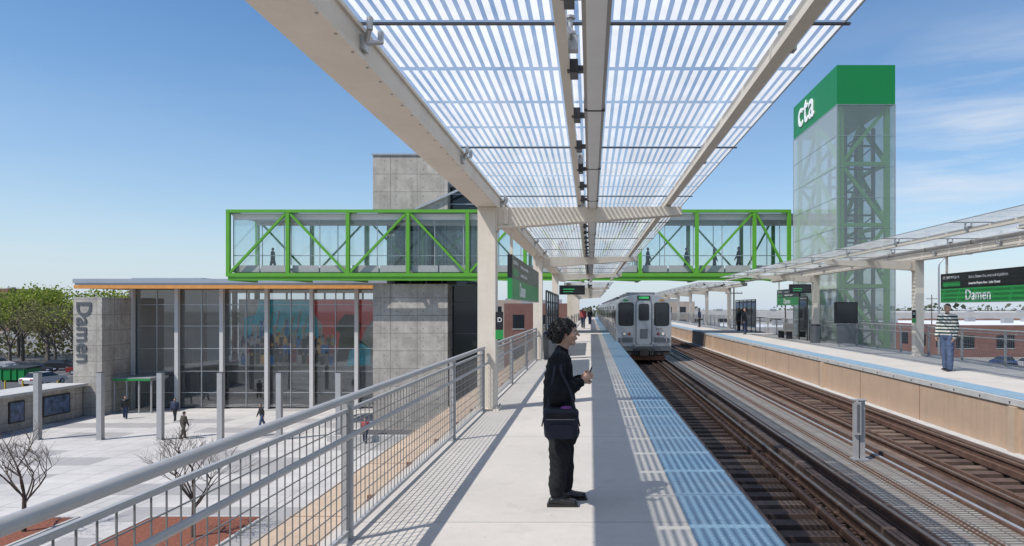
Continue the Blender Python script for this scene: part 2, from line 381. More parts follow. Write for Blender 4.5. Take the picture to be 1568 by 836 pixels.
# ---------------------------------------------------------------- camera, light, world
cam=bpy.data.cameras.new('camera'); co=bpy.data.objects.new('camera',cam); col.objects.link(co)
co.location=(0,0,1.72); co.rotation_euler=(math.radians(90),0,0)
cam.lens=24; cam.sensor_width=36; cam.shift_x=-120/1568; cam.shift_y=54/1568; cam.clip_end=5000; cam.clip_start=.05
scene.camera=co
sun=bpy.data.lights.new('sun','SUN'); so=bpy.data.objects.new('sun',sun); col.objects.link(so)
d=Vector((.93,.68,-1.64)); so.rotation_euler=d.to_track_quat('-Z','Y').to_euler(); sun.energy=4.95; sun.angle=math.radians(.5); sun.color=(1,.965,.91)
w=bpy.data.worlds.new('World'); scene.world=w; w.use_nodes=True; t=w.node_tree; n=N(t)
bg=t.nodes['Background']; sky=n.add('ShaderNodeTexSky'); sky.sky_type='NISHITA'; sky.sun_disc=False
sky.sun_elevation=math.atan2(1.64,math.hypot(.93,.68)); sky.sun_rotation=math.atan2(-.93,-.68)%(2*math.pi)
sky.air_density=1.0; sky.dust_density=.5; sky.ozone_density=2.5
tc=n.add('ShaderNodeTexCoord'); g=tc.outputs['Generated']
def cloud(scale,loc,a,b,sc,rotz=0):
    mp=n.add('ShaderNodeMapping'); mp.inputs['Scale'].default_value=scale; mp.inputs['Location'].default_value=loc; mp.inputs['Rotation'].default_value=(0,rotz,0)
    n.link(g,mp.inputs[0]); return n.ramp(n.noise(mp.outputs[0],sc,8,.6),a,b)
def near(vec,r0,r1):
    vm=n.add('ShaderNodeVectorMath',operation='DISTANCE'); n.link(g,vm.inputs[0]); vm.inputs[1].default_value=vec; return n.ramp(vm.outputs['Value'],r1,r0)
c1=n.math('MULTIPLY',n.math('MULTIPLY',cloud((1.0,1.0,9),(0,0,0),.40,.66,2.2,.2),near((.50,.85,.17),.04,.20)),.95)
c2=n.math('MULTIPLY',cloud((.8,.8,4),(3,1,2),.46,.80,1.5,-.3),.13)
ca=n.math('MINIMUM',n.math('ADD',c1,c2),1)
spz=n.add('ShaderNodeSeparateXYZ'); n.link(g,spz.inputs[0])
hz=n.math('MULTIPLY',n.math('POWER',2.718,n.math('MULTIPLY',n.math('MAXIMUM',spz.outputs[2],0),-7.0)),.88)
hs=n.add('ShaderNodeHueSaturation'); hs.inputs['Saturation'].default_value=1.26; hs.inputs['Value'].default_value=1.28; n.link(sky.outputs[0],hs.inputs['Color'])
skc=n.mix(hz,hs.outputs[0],(5.0,5.95,7.2))
skc=n.mix(ca,skc,(6.7,7.1,7.7))
n.link(skc,bg.inputs[0]); bg.inputs[1].default_value=.116
# ---------------------------------------------------------------- ground
b=MB(); b.addf([(-2500,-1500,G-.03),(2500,-1500,G-.03),(2500,3500,G-.03),(-2500,3500,G-.03)],[(0,1,2,3)],'groundm'); b.done('ground')
b=MB(); b.box(-39.6,-3.2,-15,66,G-.02,G,'plaza'); b.done('plaza_pavement')
b=MB(); b.box(-140,-42,40,125,G-.02,G-.012,'asphalt'); 
for i in range(24): b.box(-100+i*2.7,-99.9+i*2.7,83,88,G-.012,G-.008,'white_paint')
b.done('parking_lot')
b=MB(); b.box(14,150,60,108,G-.02,G-.012,'asphalt'); 
for i in range(30): b.box(50+i*2.7,50.1+i*2.7,93,98.5,G-.012,G-.008,'white_paint')
b.done('parking_lot')
b=MB()
for x0,x1,y0,y1 in((-27.5,-20.6,22.5,27.3),(-17.6,-13.2,22.5,27.4)):
    b.box(x0,x1,y0,y1,G,G+.05,'mulch')
    for a in((x0-.12,x1+.12,y0-.12,y0),(x0-.12,x1+.12,y1,y1+.12),(x0-.12,x0,y0,y1),(x1,x1+.12,y0,y1)): b.box(*a,G,G+.07,'conc_nose')
b.done('mulch_bed')
b=MB(); b.box(-16.6,-6,43.0,43.3,G,G+.40,'conc_nose'); b.box(-16.6,-16.3,43.3,46.9,G,G+.40,'conc_nose'); b.box(-16.3,-6,43.3,46.9,G,G+.08,'asphalt'); b.done('curbed_ground')  # low curb around dark grey ground at the tower foot, not a planter
# ---------------------------------------------------------------- near platform
b=MB()
b.box(-1.98,1.40,-12,130,-.32,0,'platform_conc'); b.box(1.40,1.43,-12,130,-.25,-.004,'dark_steel')
b.box(-1.6,1.1,-12,130,-1.2,-.33,'underdeck_dark')
b.done('station_platform')
b=MB(); b.box(.78,1.405,-12,130,.001,.014,'tactile'); b.done('tactile_edge_strip')
b=MB()
b.box(-2.30,-1.99,-12,43,-.50,-.42,'rust'); b.box(-2.02,-1.985,-12,43,-.40,-.1,'rust_rail')
for i in range(34): b.box(-2.29,-2.03,-8+i*1.5,-7.96+i*1.5,-.42,-.2,'rust')
b.box(-3.35,-2.31,-12,43,-.75,-.6,'tan_light'); b.box(-3.3,-2.0,-12,43,-1.4,-.76,'tan')
for i in range(20): b.box(-3.352,-2.308,-8+i*2.6,-7.985+i*2.6,-.752,-.598,'rust')
for i in range(6): b.box(-3.2,-2.2,-6+i*9,-5+i*9,G,-1.41,'panel_conc')
b.done('platform_ledge')
b=MB(); b.box(8.05,12.5,-6,130,-.12,0,'platform_conc'); b.box(8.0,8.05,-6,130,-.12,-.003,'conc_nose'); b.box(8.03,12.3,-6,130,-1.0,-.121,'tan')
b.box(7.8,8.6,-6,130,-1.3,-1.001,'conc_nose')
for i in range(12):
    y=2.2+i*10.6; b.box(7.95,8.03,y,y+.22,-1.0,-.14,'tan_light')
for i in range(30):
    y=2+i*3.66; b.box(8.024,8.03,y,y+.015,-1.0,-.125,'rust')
for i in range(120): b.box(7.985,8.0,1+i,1.03+i,-.08,-.05,'dark_steel')
b.box(8.9,12.3,-6,130,G,-1.31,'panel_conc')
b.done('station_platform')
b=MB(); b.box(8.06,8.67,-6,130,.001,.014,'tactile'); b.done('tactile_edge_strip')
# ---------------------------------------------------------------- tracks
def track(xc,name):
    b=MB(); zt=-1.15; L=150
    y=-2.0
    while y<L:
        o=random.uniform(-.05,.05); m=random.choice(['tie','tie','tie2','tie'])
        if random.random()<.1: b.box(xc-1.28,xc+1.75 if xc<4 else xc+1.25,y,y+.24,zt-.2+o*.3,zt+o*.25,m)
        else: b.box(xc-1.25+o,xc+1.22+o,y,y+.24,zt-.2,zt+o*.2,m)
        for r in(-.7175,.7175):
            b.box(xc+r-.14,xc+r+.14,y+.04,y+.2,zt+.013,zt+.03,'rust_rail')
            if y<50:
                for q in(-.11,.11): b.box(xc+r+q-.02,xc+r+q+.02,y+.09,y+.15,zt+.03,zt+.06,'rust_rail')
        y+=.46
    for r in(-.7175,.7175):
        X=xc+r; z=zt+.03
        b.box(X-.065,X+.065,-3,L,z,z+.014,'rust_rail'); b.box(X-.01,X+.01,-3,L,z+.014,z+.11,'rust_rail'); b.box(X-.035,X+.035,-3,L,z+.11,z+.14,'rust_rail'); b.box(X-.026,X+.026,-3,L,z+.14,z+.147,'rail_top')
        for g in(-.28,.30):
            q=X+(g if r>0 else -g)
            if g<0: b.box(q-.03,q+.03,-3,L,zt+.03,zt+.13,'rust_rail')
            else:
                y=-3
                while y<L: o=random.uniform(-.012,.012); b.box(q-.08+o,q+.08+o,y,y+4.85,zt+.01,zt+.14+o,random.choice(['tie','tie2'])); y+=4.9
    b.box(xc-.9,xc-.55,-3,L,zt-1.2,zt-.21,'under'); b.box(xc+.55,xc+.9,-3,L,zt-1.2,zt-.21,'under')
    X=xc+(1.25 if xc<4 else -1.25)
    b.box(X-.04,X+.04,-3,L,zt+.10,zt+.20,'rust_rail'); b.box(X-.03,X+.03,-3,L,zt+.20,zt+.206,'rail_top'); b.box(X-.07,X+.07,-3,L,zt+.075,zt+.09,'rust_rail')
    for i in range(60): b.box(X-.05,X+.05,i*2.5,i*2.5+.1,zt,zt+.075,'conc_nose')
    return b.done(name)
track(2.72,'railway_track'); track(6.70,'railway_track')
b=MB(); b.box(1.2,8.0,-3,150,-2.2,-2.1,'underdeck_dark'); b.box(4.12,5.20,-3,150,-1.12,-1.02,'grating')  # low dark sheet added as painted shade in the open tie gaps
for X in(4.07,5.20): b.box(X,X+.05,-3,150,-1.15,-.98,'rust_rail')
for X in(4.66,4.74): b.box(X,X+.025,-3,150,-1.02,-1.0,'rust_rail')
b.cyl((5.32,-3,-1.02),(5.32,150,-1.02),.035,.035,'galv',8); b.cyl((4.0,-3,-1.03),(4.0,150,-1.03),.03,.03,'dark_steel',8)
b.done('track_walkway')
b=MB(); x,y=4.85,12.3; b.box(x-.14,x+.14,y-.1,y+.1,-1.02,-.98,'galv'); b.box(x-.11,x-.03,y-.05,y+.05,-.98,.02,'rail_grey'); b.box(x+.0,x+.09,y-.03,y+.07,-.98,.06,'rail_grey')
b.box(x-.12,x+.0,y-.09,y-.051,-.55,.04,'rail_grey'); b.box(x-.08,x-.03,y-.095,y-.09,-.5,0,'stainless_dk'); b.box(x-.14,x+.1,y-.08,y+.07,.061,.08,'galv'); b.done('trackside_signal_box',bevel=.006)
# ---------------------------------------------------------------- fences
def fence(name,x,y0,y1,posts,side,skip=()):
    b=MB(); 
    zt=1.085
    segs=[]
    cur=y0
    for s0,s1 in list(skip)+[(y1,y1)]:
        segs.append((cur,s0)); cur=s1
    for a,c in segs:
        if c-a<.2: continue
        b.cyl((x,a,zt-.030),(x,c,zt-.030),.030,.030,'rail_grey',12)
        b.box(x-.015,x+.015,a,c,.055,.085,'rail_grey'); b.box(x-.015,x+.015,a,c,.955,.98,'rail_grey')
        b.cyl((x+side*.10,a,.82),(x+side*.10,c,.82),.019,.019,'rail_grey',10)
        nz=9
        for k in range(1,nz): b.box(x-.003,x+.003,a,c,.085+k*.0967-.003,.085+k*.0967+.003,'wire')
        y=a+.05; st=.1016
        while y<c and y<48: b.box(x-.0031,x+.0031,y-.0029,y+.0029,.085,.955,'wire'); y+=st
        while y<c: b.box(x-.003,x+.003,y-.005,y+.005,.085,.955,'wire'); y+=.2
    for p in posts:
        b.box(x-.045,x+.035,p-.012,p+.012,-.05,zt-.055,'rail_grey'); b.box(x-.06,x+.05,p-.07,p+.07,-.004,.012,'galv')
        b.box(x-.01,x+.01,p-.03,p+.03,.012,1.0,'rail_grey')
        b.box(x,x+side*.11,p-.01,p+.01,.79,.80,'rail_grey')
        for z in(.25,.5,.75): b.box(x-.03,x-.015,p-.018,p-.0121,z,z+.02,'galv')
    return b.done(name)
cy=[.5+11.15*i for i in range(10)]
posts=[1.2,5.05,8.9]
for c in cy: posts+=[c-.3,c+.3]
for c in cy[1:]: posts+=[c+3.9,c+7.5]
fence('mesh_railing',-1.79,-3,100,posts,1,[(c-.2,c+.2) for c in cy])
cyr=[13.45+11.15*i for i in range(9)]
posts=[]
for c in cyr: posts+=[c-2.2,c,c+2.2,c+4.4,c+6.6]
fence('mesh_railing',12.2,8,110,posts,-1)
# ---------------------------------------------------------------- canopies
def canopy(name,xc,s,cols,y0,y1):
    b=MB(); X=lambda o:xc+s*o
    b.box(X(-.17),X(.19),y0,y1,3.43,3.46,'white_steel'); b.box(X(-.15),X(.17),y0,y1,3.46,3.63,'white_steel'); b.box(X(-.17),X(.19),y0,y1,3.63,3.66,'white_steel')
    y=y0+.15
    while y<min(y1,24):
        b.cyl((X(.165),y,3.422),(X(.165),y,3.43),.010,.010,'galv',6,False); y+=.30
    for c in cols:
        b.box(X(-.15),X(.15),c-.15,c+.15,.03,3.425,'white_steel'); b.box(X(-.22),X(.22),c-.22,c+.22,0.001,.03,'white_steel')
        for p in(-.18,.18):
            for q in(-.18,.18): b.cyl((X(p),c+q,.03),(X(p),c+q,.07),.018,.018,'galv',6)
        pr=[(X(.151),3.10),(X(3.3),3.33),(X(3.3),3.44),(X(.151),3.425)]
        b.poly_y(pr,c-.10,c+.10,'white_steel')
        b.poly_y([(X(.151),3.075),(X(3.32),3.305),(X(3.32),3.33),(X(.151),3.10)],c-.14,c+.14,'white_steel')
        b.box(X(.3),X(.36),c-.145,c-.10,3.14,3.42,'white_steel')
        b.box(X(.155),X(.175),c-.16,c+.16,3.03,3.43,'white_steel')
    b.box(X(3.02),X(3.12),y0,y1,3.47,3.57,'white_steel'); b.box(X(1.53),X(1.60),y0,y1,3.47,3.55,'white_steel')
    for c in cols:
        b.box(X(1.54),X(1.59),c-.06,c+.06,3.40,3.47,'galv'); b.box(X(3.03),X(3.11),c-.06,c+.06,3.42,3.47,'galv')
    b.box(X(1.70),X(1.87),y0,y1,3.41,3.50,'fixture'); b.box(X(1.725),X(1.845),y0,y1,3.403,3.41,'soffit')
    y=y0
    while y<y1: b.box(X(1.695),X(1.875),y,y+.03,3.398,3.51,'dark_steel'); y+=2.45
    y=y0+.6
    while y<y1:
        b.box(X(1.58),X(1.70),y,y+.06,3.46,3.50,'dark_steel'); b.box(X(1.60),X(1.66),y-.05,y+.11,3.43,3.53,'dark_steel'); y+=1.2
    y=1.08-3.65*3
    while y<y1:
        if y>y0:
            b.box(X(-.02),X(3.55),y-.014,y+.014,3.685,3.698,'dark_steel'); 
            for o in(.0,1.565,3.07):
                for q in(-.13,.13):
                    b.cyl((X(o+.05),y+q,3.58),(X(o+.05),y+q,3.685),.018,.018,'galv',8); b.cyl((X(o+.05),y+q,3.67),(X(o+.05),y+q,3.686),.035,.035,'galv',10)
                b.cyl((X(o+.05),y-.15,3.585),(X(o+.05),y+.15,3.585),.022,.022,'galv',8); b.box(X(o),X(o+.1),y-.04,y+.04,3.50,3.60,'galv')
            b.box(X(.172),X(.20),y-.05,y+.05,3.50,3.60,'galv'); b.cyl((X(.26),y-.12,3.60),(X(.26),y-.12,3.685),.022,.022,'galv',8); b.cyl((X(.26),y+.12,3.60),(X(.26),y+.12,3.685),.022,.022,'galv',8); b.cyl((X(.19),y,3.56),(X(.26),y+.12,3.61),.02,.02,'galv',8); b.cyl((X(.19),y,3.56),(X(.26),y-.12,3.61),.02,.02,'galv',8)
        y+=3.65
    b.addf([(X(.06),y0,3.70),(X(3.50),y0,3.70),(X(3.50),y1,3.70),(X(.06),y1,3.70)],[(0,1,2,3)],'frit_glass')
    b.box(X(3.50),X(3.512),y0,y1,3.69,3.71,'galv')
    return b.done(name)
canopy('platform_canopy',-1.75,1,[c for c in cy if c<43],-4,44)
canopy('platform_canopy',-1.75,1,[c for c in cy if c>52],52,105)
canopy('platform_canopy',11.8,-1,[c for c in cyr if c<43],8,44)
canopy('platform_canopy',11.8,-1,[c for c in cyr if c>52],52,105)
# ---------------------------------------------------------------- signs
def station_sign(x,y0,y1,s):
    e=bpy.data.objects.new('station_name_sign',None); col.objects.link(e); e.location=(x,(y0+y1)/2,2.3); bpy.context.view_layer.update()
    b=MB(); b.box(x-.05,x+.05,y0,y1,1.92,2.36,'sign_green'); b.box(x-.05,x+.05,y0,y1,2.362,2.86,'sign_black'); b.box(x-.055,x+.055,y0,y1,1.90,1.918,'galv')
    for y in(y0+.3,y1-.3): b.box(x-.03,x+.03,y-.03,y+.03,2.862,3.42,'white_steel')
    ys=y0 if s>0 else y1
    b.box(x+s*.0505,x+s*.056,ys+s*.15,ys+s*1.2,2.42,2.58,'sign_green')
    ob=b.done('panel',origin=(x,(y0+y1)/2,2.3)); ob.parent=e; ob.location=(0,0,0)
    ya=(0,0,1); xa=(0,s,0)
    text('Damen','name_text',(x+s*.056,ys+s*1.5,1.99),.46,xa,ya,'white_paint',e,.005,.004,1.05)
    text('(D)  2000 W Lake St','line_text',(x+s*.056,ys+s*.15,2.68),.12,xa,ya,'white_paint',e,0,.002)
    text('Exit to Damen Ave, west end of platform','exit_text',(x+s*.056,ys+s*1.7,2.66),.12,xa,ya,'white_paint',e,0,.002)
    text('towards Hoyne Ave - Lake Street','exit_text_b',(x+s*.056,ys+s*1.7,2.46),.12,xa,ya,'white_paint',e,0,.002)
station_sign(-1.70,14.4,21.8,1)
station_sign(11.8,18.0,22.9,-1)
station_sign(11.8,38.5,43.0,-1)
def colsign(x,y):
    b=MB(); b.box(x,x+.13,y-.18,y-.165,1.36,1.66,'sign_black'); b.box(x,x+.13,y-.18,y-.165,1.20,1.355,'sign_green'); o=b.done('column_letter_sign',origin=(x,y,1.4)); bpy.context.view_layer.update()
    text('D','letter',(x+.03,y-.184,1.49),.11,(1,0,0),(0,0,1),'white_paint',o,0,.002)
colsign(-1.595,11.65); colsign(11.51,24.6)
def display(x0,x1,y,z0,z1):
    b=MB(); b.box(x0,x1,y-.1,y+.1,z0,z1,'sign_black'); b.box(x0+.08,x1-.08,y-.106,y-.1,z0+.07,z1-.07,'window_dark')
    b.box(x0+.16,x0+.62,y-.11,y-.106,z0+.2,z0+.24,'led_green'); b.box(x0+.16,x1-.5,y-.11,y-.106,z0+.1,z0+.13,'led_green')
    for q in(.2,.8): b.box(x0+(x1-x0)*q-.02,x0+(x1-x0)*q+.02,y-.02,y+.02,z1,3.4,'white_steel')
    b.done('train_arrival_display',bevel=.01)
display(-1.27,-.22,28,2.28,2.66); display(10.2,11.3,35.0,2.5,2.95)
b=MB(); 
for x in(11.15,11.75): b.box(x-.04,x+.04,30.6-.04,30.6+.04,0,1.95,'galv')
b.box(10.95,11.95,30.5,30.7,1.05,2.0,'sign_black'); b.box(11.0,11.9,30.49,30.5,1.1,1.95,'window_dark'); b.box(11.05,11.85,30.55,30.65,.15,1.0,'stainless_dk'); b.done('information_kiosk',bevel=.01)
def windbreak(x,y0,y1):
    b=MB(); nn=max(1,int((y1-y0)/1.2))
    for i in range(nn+1): y=y0+i*(y1-y0)/nn; b.box(x-.03,x+.03,y-.03,y+.03,0,2.3,'dark_steel')
    b.box(x-.03,x+.03,y0,y1,2.3,2.36,'dark_steel'); b.box(x-.005,x+.005,y0+.04,y1-.04,.15,2.28,'glass_dark'); b.done('windbreak_screen')
windbreak(-1.55,24,33); windbreak(11.5,47.5,54); windbreak(11.5,36.2,37.6)
b=MB()
for x in(10.9,): 
    b.box(x,x+.45,38,40,.42,.47,'fixture'); b.box(x+.4,x+.45,38,40,.5,.85,'fixture')
    for y in(38.2,39.8): b.box(x+.05,x+.4,y-.03,y+.03,0,.42,'dark_steel')
b.done('platform_bench')
for x,y in((-1.35,23.2),(11.2,34.0)):
    b=MB(); b.cyl((x,y,0),(x,y,.85),.24,.26,'stainless_dk',18); b.cyl((x,y,.851),(x,y,.93),.27,.2,'sign_black',18); b.done('trash_can')
# ---------------------------------------------------------------- pedestrian bridge
px=lambda p,dd:(p-904)/(1045/dd)
b=MB(); yf,yb=46.0,50.0; zb,zt=3.97,8.28
nodes=[px(p,46) for p in(350,441,533,625,716,804,892,980,1067,1155,1208)]
for yy in(yf,yb):
    b.box(nodes[0]-.12,nodes[-1]+.12,yy-.12,yy+.12,zt-.12,zt+.08,'green_truss'); b.box(nodes[0]-.12,nodes[-1]+.12,yy-.12,yy+.12,zb-.12,zb+.12,'green_truss')
    for i,x in enumerate(nodes): b.box(x-.12,x+.12,yy-.11,yy+.11,zb+.121,zt-.121,'green_truss')
    for i in range(len(nodes)-1):
        a,c=nodes[i],nodes[i+1]
        up=(i%2==0) if yy==yf else (i%2==1)
        p=((a+.1,yy,zb+.13),(c-.1,yy,zt-.13)) if up else ((a+.1,yy,zt-.13),(c-.1,yy,zb+.13))
        b.beam(*p,.15 if yy==yf else .12,.15 if yy==yf else .12,'green_truss')
for i,x in enumerate(nodes):
    b.box(x-.10,x+.10,yf+.121,yb-.121,zb-.38,zb-.10,'green_truss'); b.box(x-.08,x+.08,yf+.121,yb-.121,zt-.1,zt+.06,'green_truss')
    if i<len(nodes)-1: b.beam((x,yf+.1,zb-.25),(nodes[i+1],yb-.1,zb-.25),.1,.1,'green_truss')
b.box(nodes[0],nodes[-1],yf-.05,yf+.05,zb-.38,zb-.13,'green_truss')
truss=b.done('footbridge')
b=MB(); x0,x1=nodes[0]+.15,nodes[-1]+5
b.box(x0,x1,yf+.35,yb-.35,zb+.16,zb+.30,'roof_grey')
for i in range(len(nodes)-1):
    a,c=nodes[i]+.2,nodes[i+1]-.2
    b.box(a,(a+c)/2-.05,yf+.25,yf+.30,zb+.20,zb+.66,'rail_grey'); b.box((a+c)/2+.05,c,yf+.25,yf+.30,zb+.20,zb+.66,'rail_grey')
b.box(x0,x1,yb-.30,yb-.25,zb+.2,zb+.66,'rail_grey')
b.box(x0,x1,yf+.2,yb-.2,zt-.30,zt-.20,'soffit'); b.box(x0-.2,x1,yf+.15,yb-.15,zt-.19,zt-.145,'metal_roof')
b.box(x0,x1,yf+.3,yf+.45,zt-.56,zt-.31,'soffit'); b.box(x0,x1,yb-.45,yb-.3,zt-.56,zt-.31,'soffit')
for i in range(2*(len(nodes)-1)): 
    x=x0+i*1.95; b.box(x,x+.05,yf+.31,yf+.36,zb+.67,zt-.56,'galv'); b.box(x,x+.05,yb-.36,yb-.31,zb+.67,zt-.56,'galv')
b.box(x0,x1,yf+.33,yf+.34,zb+.68,zt-.57,'glass_clear'); b.box(x0,x1,yb-.34,yb-.33,zb+.68,zt-.57,'glass_clear'); b.box(x0-.01,x0,yf+.35,yb-.35,zb+.3,zt-.3,'glass_clear')
b.box(x0,x1,yf+.36,yf+.40,zb+1.3,zb+1.35,'galv')
o=b.done('enclosure'); o.parent=truss
# ---------------------------------------------------------------- concrete tower
b=MB(); A,B,C=-15.0,-9.85,-7.65; yT=47.1
b.box(A,B,yT,56,G,3.40,'panel_conc'); b.box(A,B,yT,56,8.42,12.3,'panel_conc'); b.box(A,A+.6,50.3,56,3.41,8.41,'panel_conc'); b.box(A+.6,C,55,56,3.41,8.41,'panel_conc')
b.box(B-.7,B,50.3,55,3.41,8.41,'panel_conc'); b.box(A+.61,B-.71,51.5,51.56,3.41,8.4,'window_dark')
for x in(A+1.4,A+2.6,A+3.8): b.box(x,x+.08,51.4,51.5,3.5,8.4,'galv')
b.box(B+.01,C-.2,yT+1.2,56,G,3.39,'panel_conc'); b.box(B+.1,C-.3,yT+1.12,yT+1.2,G+.2,3.3,'window_dark'); b.box(C-.19,C,yT+.3,56,G,3.39,'panel_conc')
for z in(-4.5,-2.3,-.1,2.1): b.box(B+.1,C-.3,yT+1.08,yT+1.12,z,z+.07,'dark_steel')
b.box(B+.01,C-.15,yT+.9,56,8.5,10.2,'window_dark'); b.box(B+.01,C,yT+.6,56,10.21,10.4,'roof_grey'); b.box(A-.08,B+.08,yT-.08,56.1,12.3,12.40,'metal_roof')
for z in(9.0,9.7): b.box(B+.01,C-.1,yT+.82,yT+.89,z,z+.06,'galv')
b.beam((B-2.2,yT-.12,8.55),(B+1.9,yT-.12,10.35),.14,.14,'galv')
b.done('concrete_stair_tower')
# ---------------------------------------------------------------- station house
b=MB(); yF=57.5
b.box(-42.0,-12,55.6,74,3.62,4.05,'metal_roof'); b.box(-41.8,-12,55.8,74,3.36,3.62,'wood_soffit'); b.box(-42.1,-12,55.5,55.6,3.78,4.12,'metal_roof'); b.box(-39,-33,58,60,4.13,4.3,'metal_roof')
b.box(-42.0,-12,55.50,55.79,3.32,3.60,'wood_soffit')
for i in range(7):
    x=px(207+68.3*i,57.5)
    if x>-12.5: break
    b.box(x-.15,x+.15,yF-.5,yF-.16,G,3.35,'facade_steel')
    b.box(x-.04,x+.04,yF-.15,yF+.1,G,3.35,'dark_steel')
    if i<6:
        b.box(x+1.85,x+1.90,yF-.08,yF+.08,G,3.35,'galv')
for z in(-5.4,-3.6,-1.7,.2,2.0): b.box(-38.2,-15,yF-.04,yF+.04,z,z+.05,'galv')
b.box(-38.3,-14,yF-.012,yF,G+.1,3.35,'glass_house'); b.box(-38.3,-14,yF-.1,yF+.1,G,G+.1,'dark_steel')
b.box(-38.2,-15,57.7,72,G,G+.05,'interior'); b.box(-38.2,-15,66.0,66.3,G,-3.4,'interior'); b.box(-38.3,-38.1,57.6,72,G,3.35,'interior'); b.box(-38.2,-15,62.4,66,-3.5,-3.3,'interior')
for i in range(12): b.box(-38+i*2,-37.85+i*2,71.7,71.9,-3.3,3.35,'galv')
b.box(-34,-31,62.5,65.9,G,-3.5,'sign_black'); b.box(-28,-26,63,65.9,G,-3.5,'panel_conc'); b.box(-22,-17,63,65.9,G,-3.5,'roof_grey')
for i in range(14): b.box(-37.8+i*1.5,-37.75+i*1.5,62.3,62.35,-3.3,-2.2,'galv')
b.box(-37.8,-16,62.3,62.36,-2.2,-2.14,'galv')
for x in(-36.5,-33.6,-31.5): b.box(x,x+.35,64,64.35,-3.29,3.35,'brick_far')
b.box(-40.6,-38.35,53.6,60,G,2.6,'panel_conc')
b.box(-38.34,-35.2,54.6,57.0,G+2.6,G+2.85,'roof_grey')
for i in range(4): b.box(-38.2+i*.98,-38.1+i*.98,54.7,54.8,G,G+2.6,'rail_grey')
b.box(-38.2,-35.3,54.74,54.76,G+.05,G+2.58,'glass_clear'); b.box(-38.2,-35.2,54.55,54.6,G+2.62,G+2.78,'sign_green')
house=b.done('station_house'); 
bpy.context.view_layer.update()
text('Damen','name_text',(-40.30,53.56,2.3),1.65,(0,0,-1),(1,0,0),'grey_text',house,.02,.02,1.03)
b=MB(); b.box(-41.4,-39.75,38,53.4,G,G+2.35,'panel_conc'); b.box(-42.4,-39.35,37.8,53.5,G+2.36,G+2.56,'conc_nose')
for y,wd in((40,1.2),(43.2,2.4),(46.6,1.3),(49.5,2.6)):
    b.box(-39.749,-39.68,y,y+wd,G+.5,G+2.0,'sign_black'); b.box(-39.679,-39.67,y+.1,y+wd-.1,G+.6,G+1.9,'poster')
b.done('poster_wall')
# mural: teal sky panel with skyline, crowd of figures, big red shape with a silhouetted profile
b=MB(); y=59.0; rm=random.Random(31)
b.box(-30.4,-18.6,y,y+.1,-3.3,2.5,'mural_bg'); b.poly_y([(-29.9,-.9),(-23.4,-.9),(-24.0,2.4),(-28.6,2.4),(-28.9,1.2),(-29.9,.9)],y-.02,y-.002,'mural_teal')
pts=[]
for a in range(28):
    g=a*math.pi/14; r=2.55+.35*math.sin(3*g+.5)+.2*math.sin(5*g); pts.append((-21.3+r*math.cos(g)*.98,min(2.45,.9+r*math.sin(g))))
b.poly_y(pts,y-.03,y-.001,'mural_red')
b.poly_y([(-21.9,-2.9),(-19.0,-2.9),(-19.2,-1.6),(-20.0,-.9),(-19.8,.4),(-20.3,1.1),(-21.2,1.2),(-21.8,.5),(-22.0,-.1),(-21.6,-.5),(-21.7,-1.1)],y-.06,y-.031,'brown_cloth')
b.poly_y([(-21.0,-3.2),(-19.0,-3.2),(-19.0,-1.7),(-19.8,-1.3),(-20.8,-2.0)],y-.08,y-.061,'mural_teal')
for i in range(16):
    x=-29.6+i*.36; h=rm.uniform(.3,1.6); b.box(x,x+.28,y-.04-.0005*i,y-.021,-.9,-.9+h,rm.choice(['mural_blue','mural_bg','mural_teal','mural_or','mural_blue']))
for row in range(3):
    for i in range(20):
        x=-29.9+i*.40+rm.uniform(-.1,.1); z=-.75-row*.75+rm.uniform(-.15,.15); yy=y-.07-row*.02-.0006*i
        b.rrect(x,z-.42,.34,.80,.12,yy-.008,yy,rm.choice(['mural_or','navy','mural_blue','redcloth','khaki','sign_black','mural_bg'])); b.rrect(x,z+.07,.19,.24,.08,yy-.014,yy-.009,rm.choice(['skin','brown_cloth','mural_or']))
for i in range(10): b.beam((-29.5+i*.6,y-.15,-.3+rm.uniform(-.2,.2)),(-29.2+i*.6,y-.15,.9+rm.uniform(-.3,.8)),.03,.10,rm.choice(['mural_or','white_paint','mural_red']),(0,1,0))
b.done('mural')
# ---------------------------------------------------------------- sign tower
b=MB(); X0,X1,Y0,Y1=12.5,15.45,34.6,42.0
ZT=14.05; zc=12.07
b.box(X0,X1,Y0,Y1,zc,ZT,'green_cap')
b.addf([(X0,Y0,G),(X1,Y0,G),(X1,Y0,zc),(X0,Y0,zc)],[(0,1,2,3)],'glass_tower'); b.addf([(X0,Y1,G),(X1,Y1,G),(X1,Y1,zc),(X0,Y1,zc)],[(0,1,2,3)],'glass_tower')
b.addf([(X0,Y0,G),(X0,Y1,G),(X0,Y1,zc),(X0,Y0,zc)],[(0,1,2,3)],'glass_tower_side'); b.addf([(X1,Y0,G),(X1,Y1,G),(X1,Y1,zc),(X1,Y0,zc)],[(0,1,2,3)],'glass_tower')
zs=[G+.2+i*3.12 for i in range(7)]
I0,I1,J0,J1=X0+.3,X1-.3,Y0+.3,Y1-.3; gt='green_truss_in'
for x in(I0,I1):
    for yy in(J0,(J0+J1)/2,J1): b.box(x-.12,x+.12,yy-.12,yy+.12,G,zc-.05,gt)
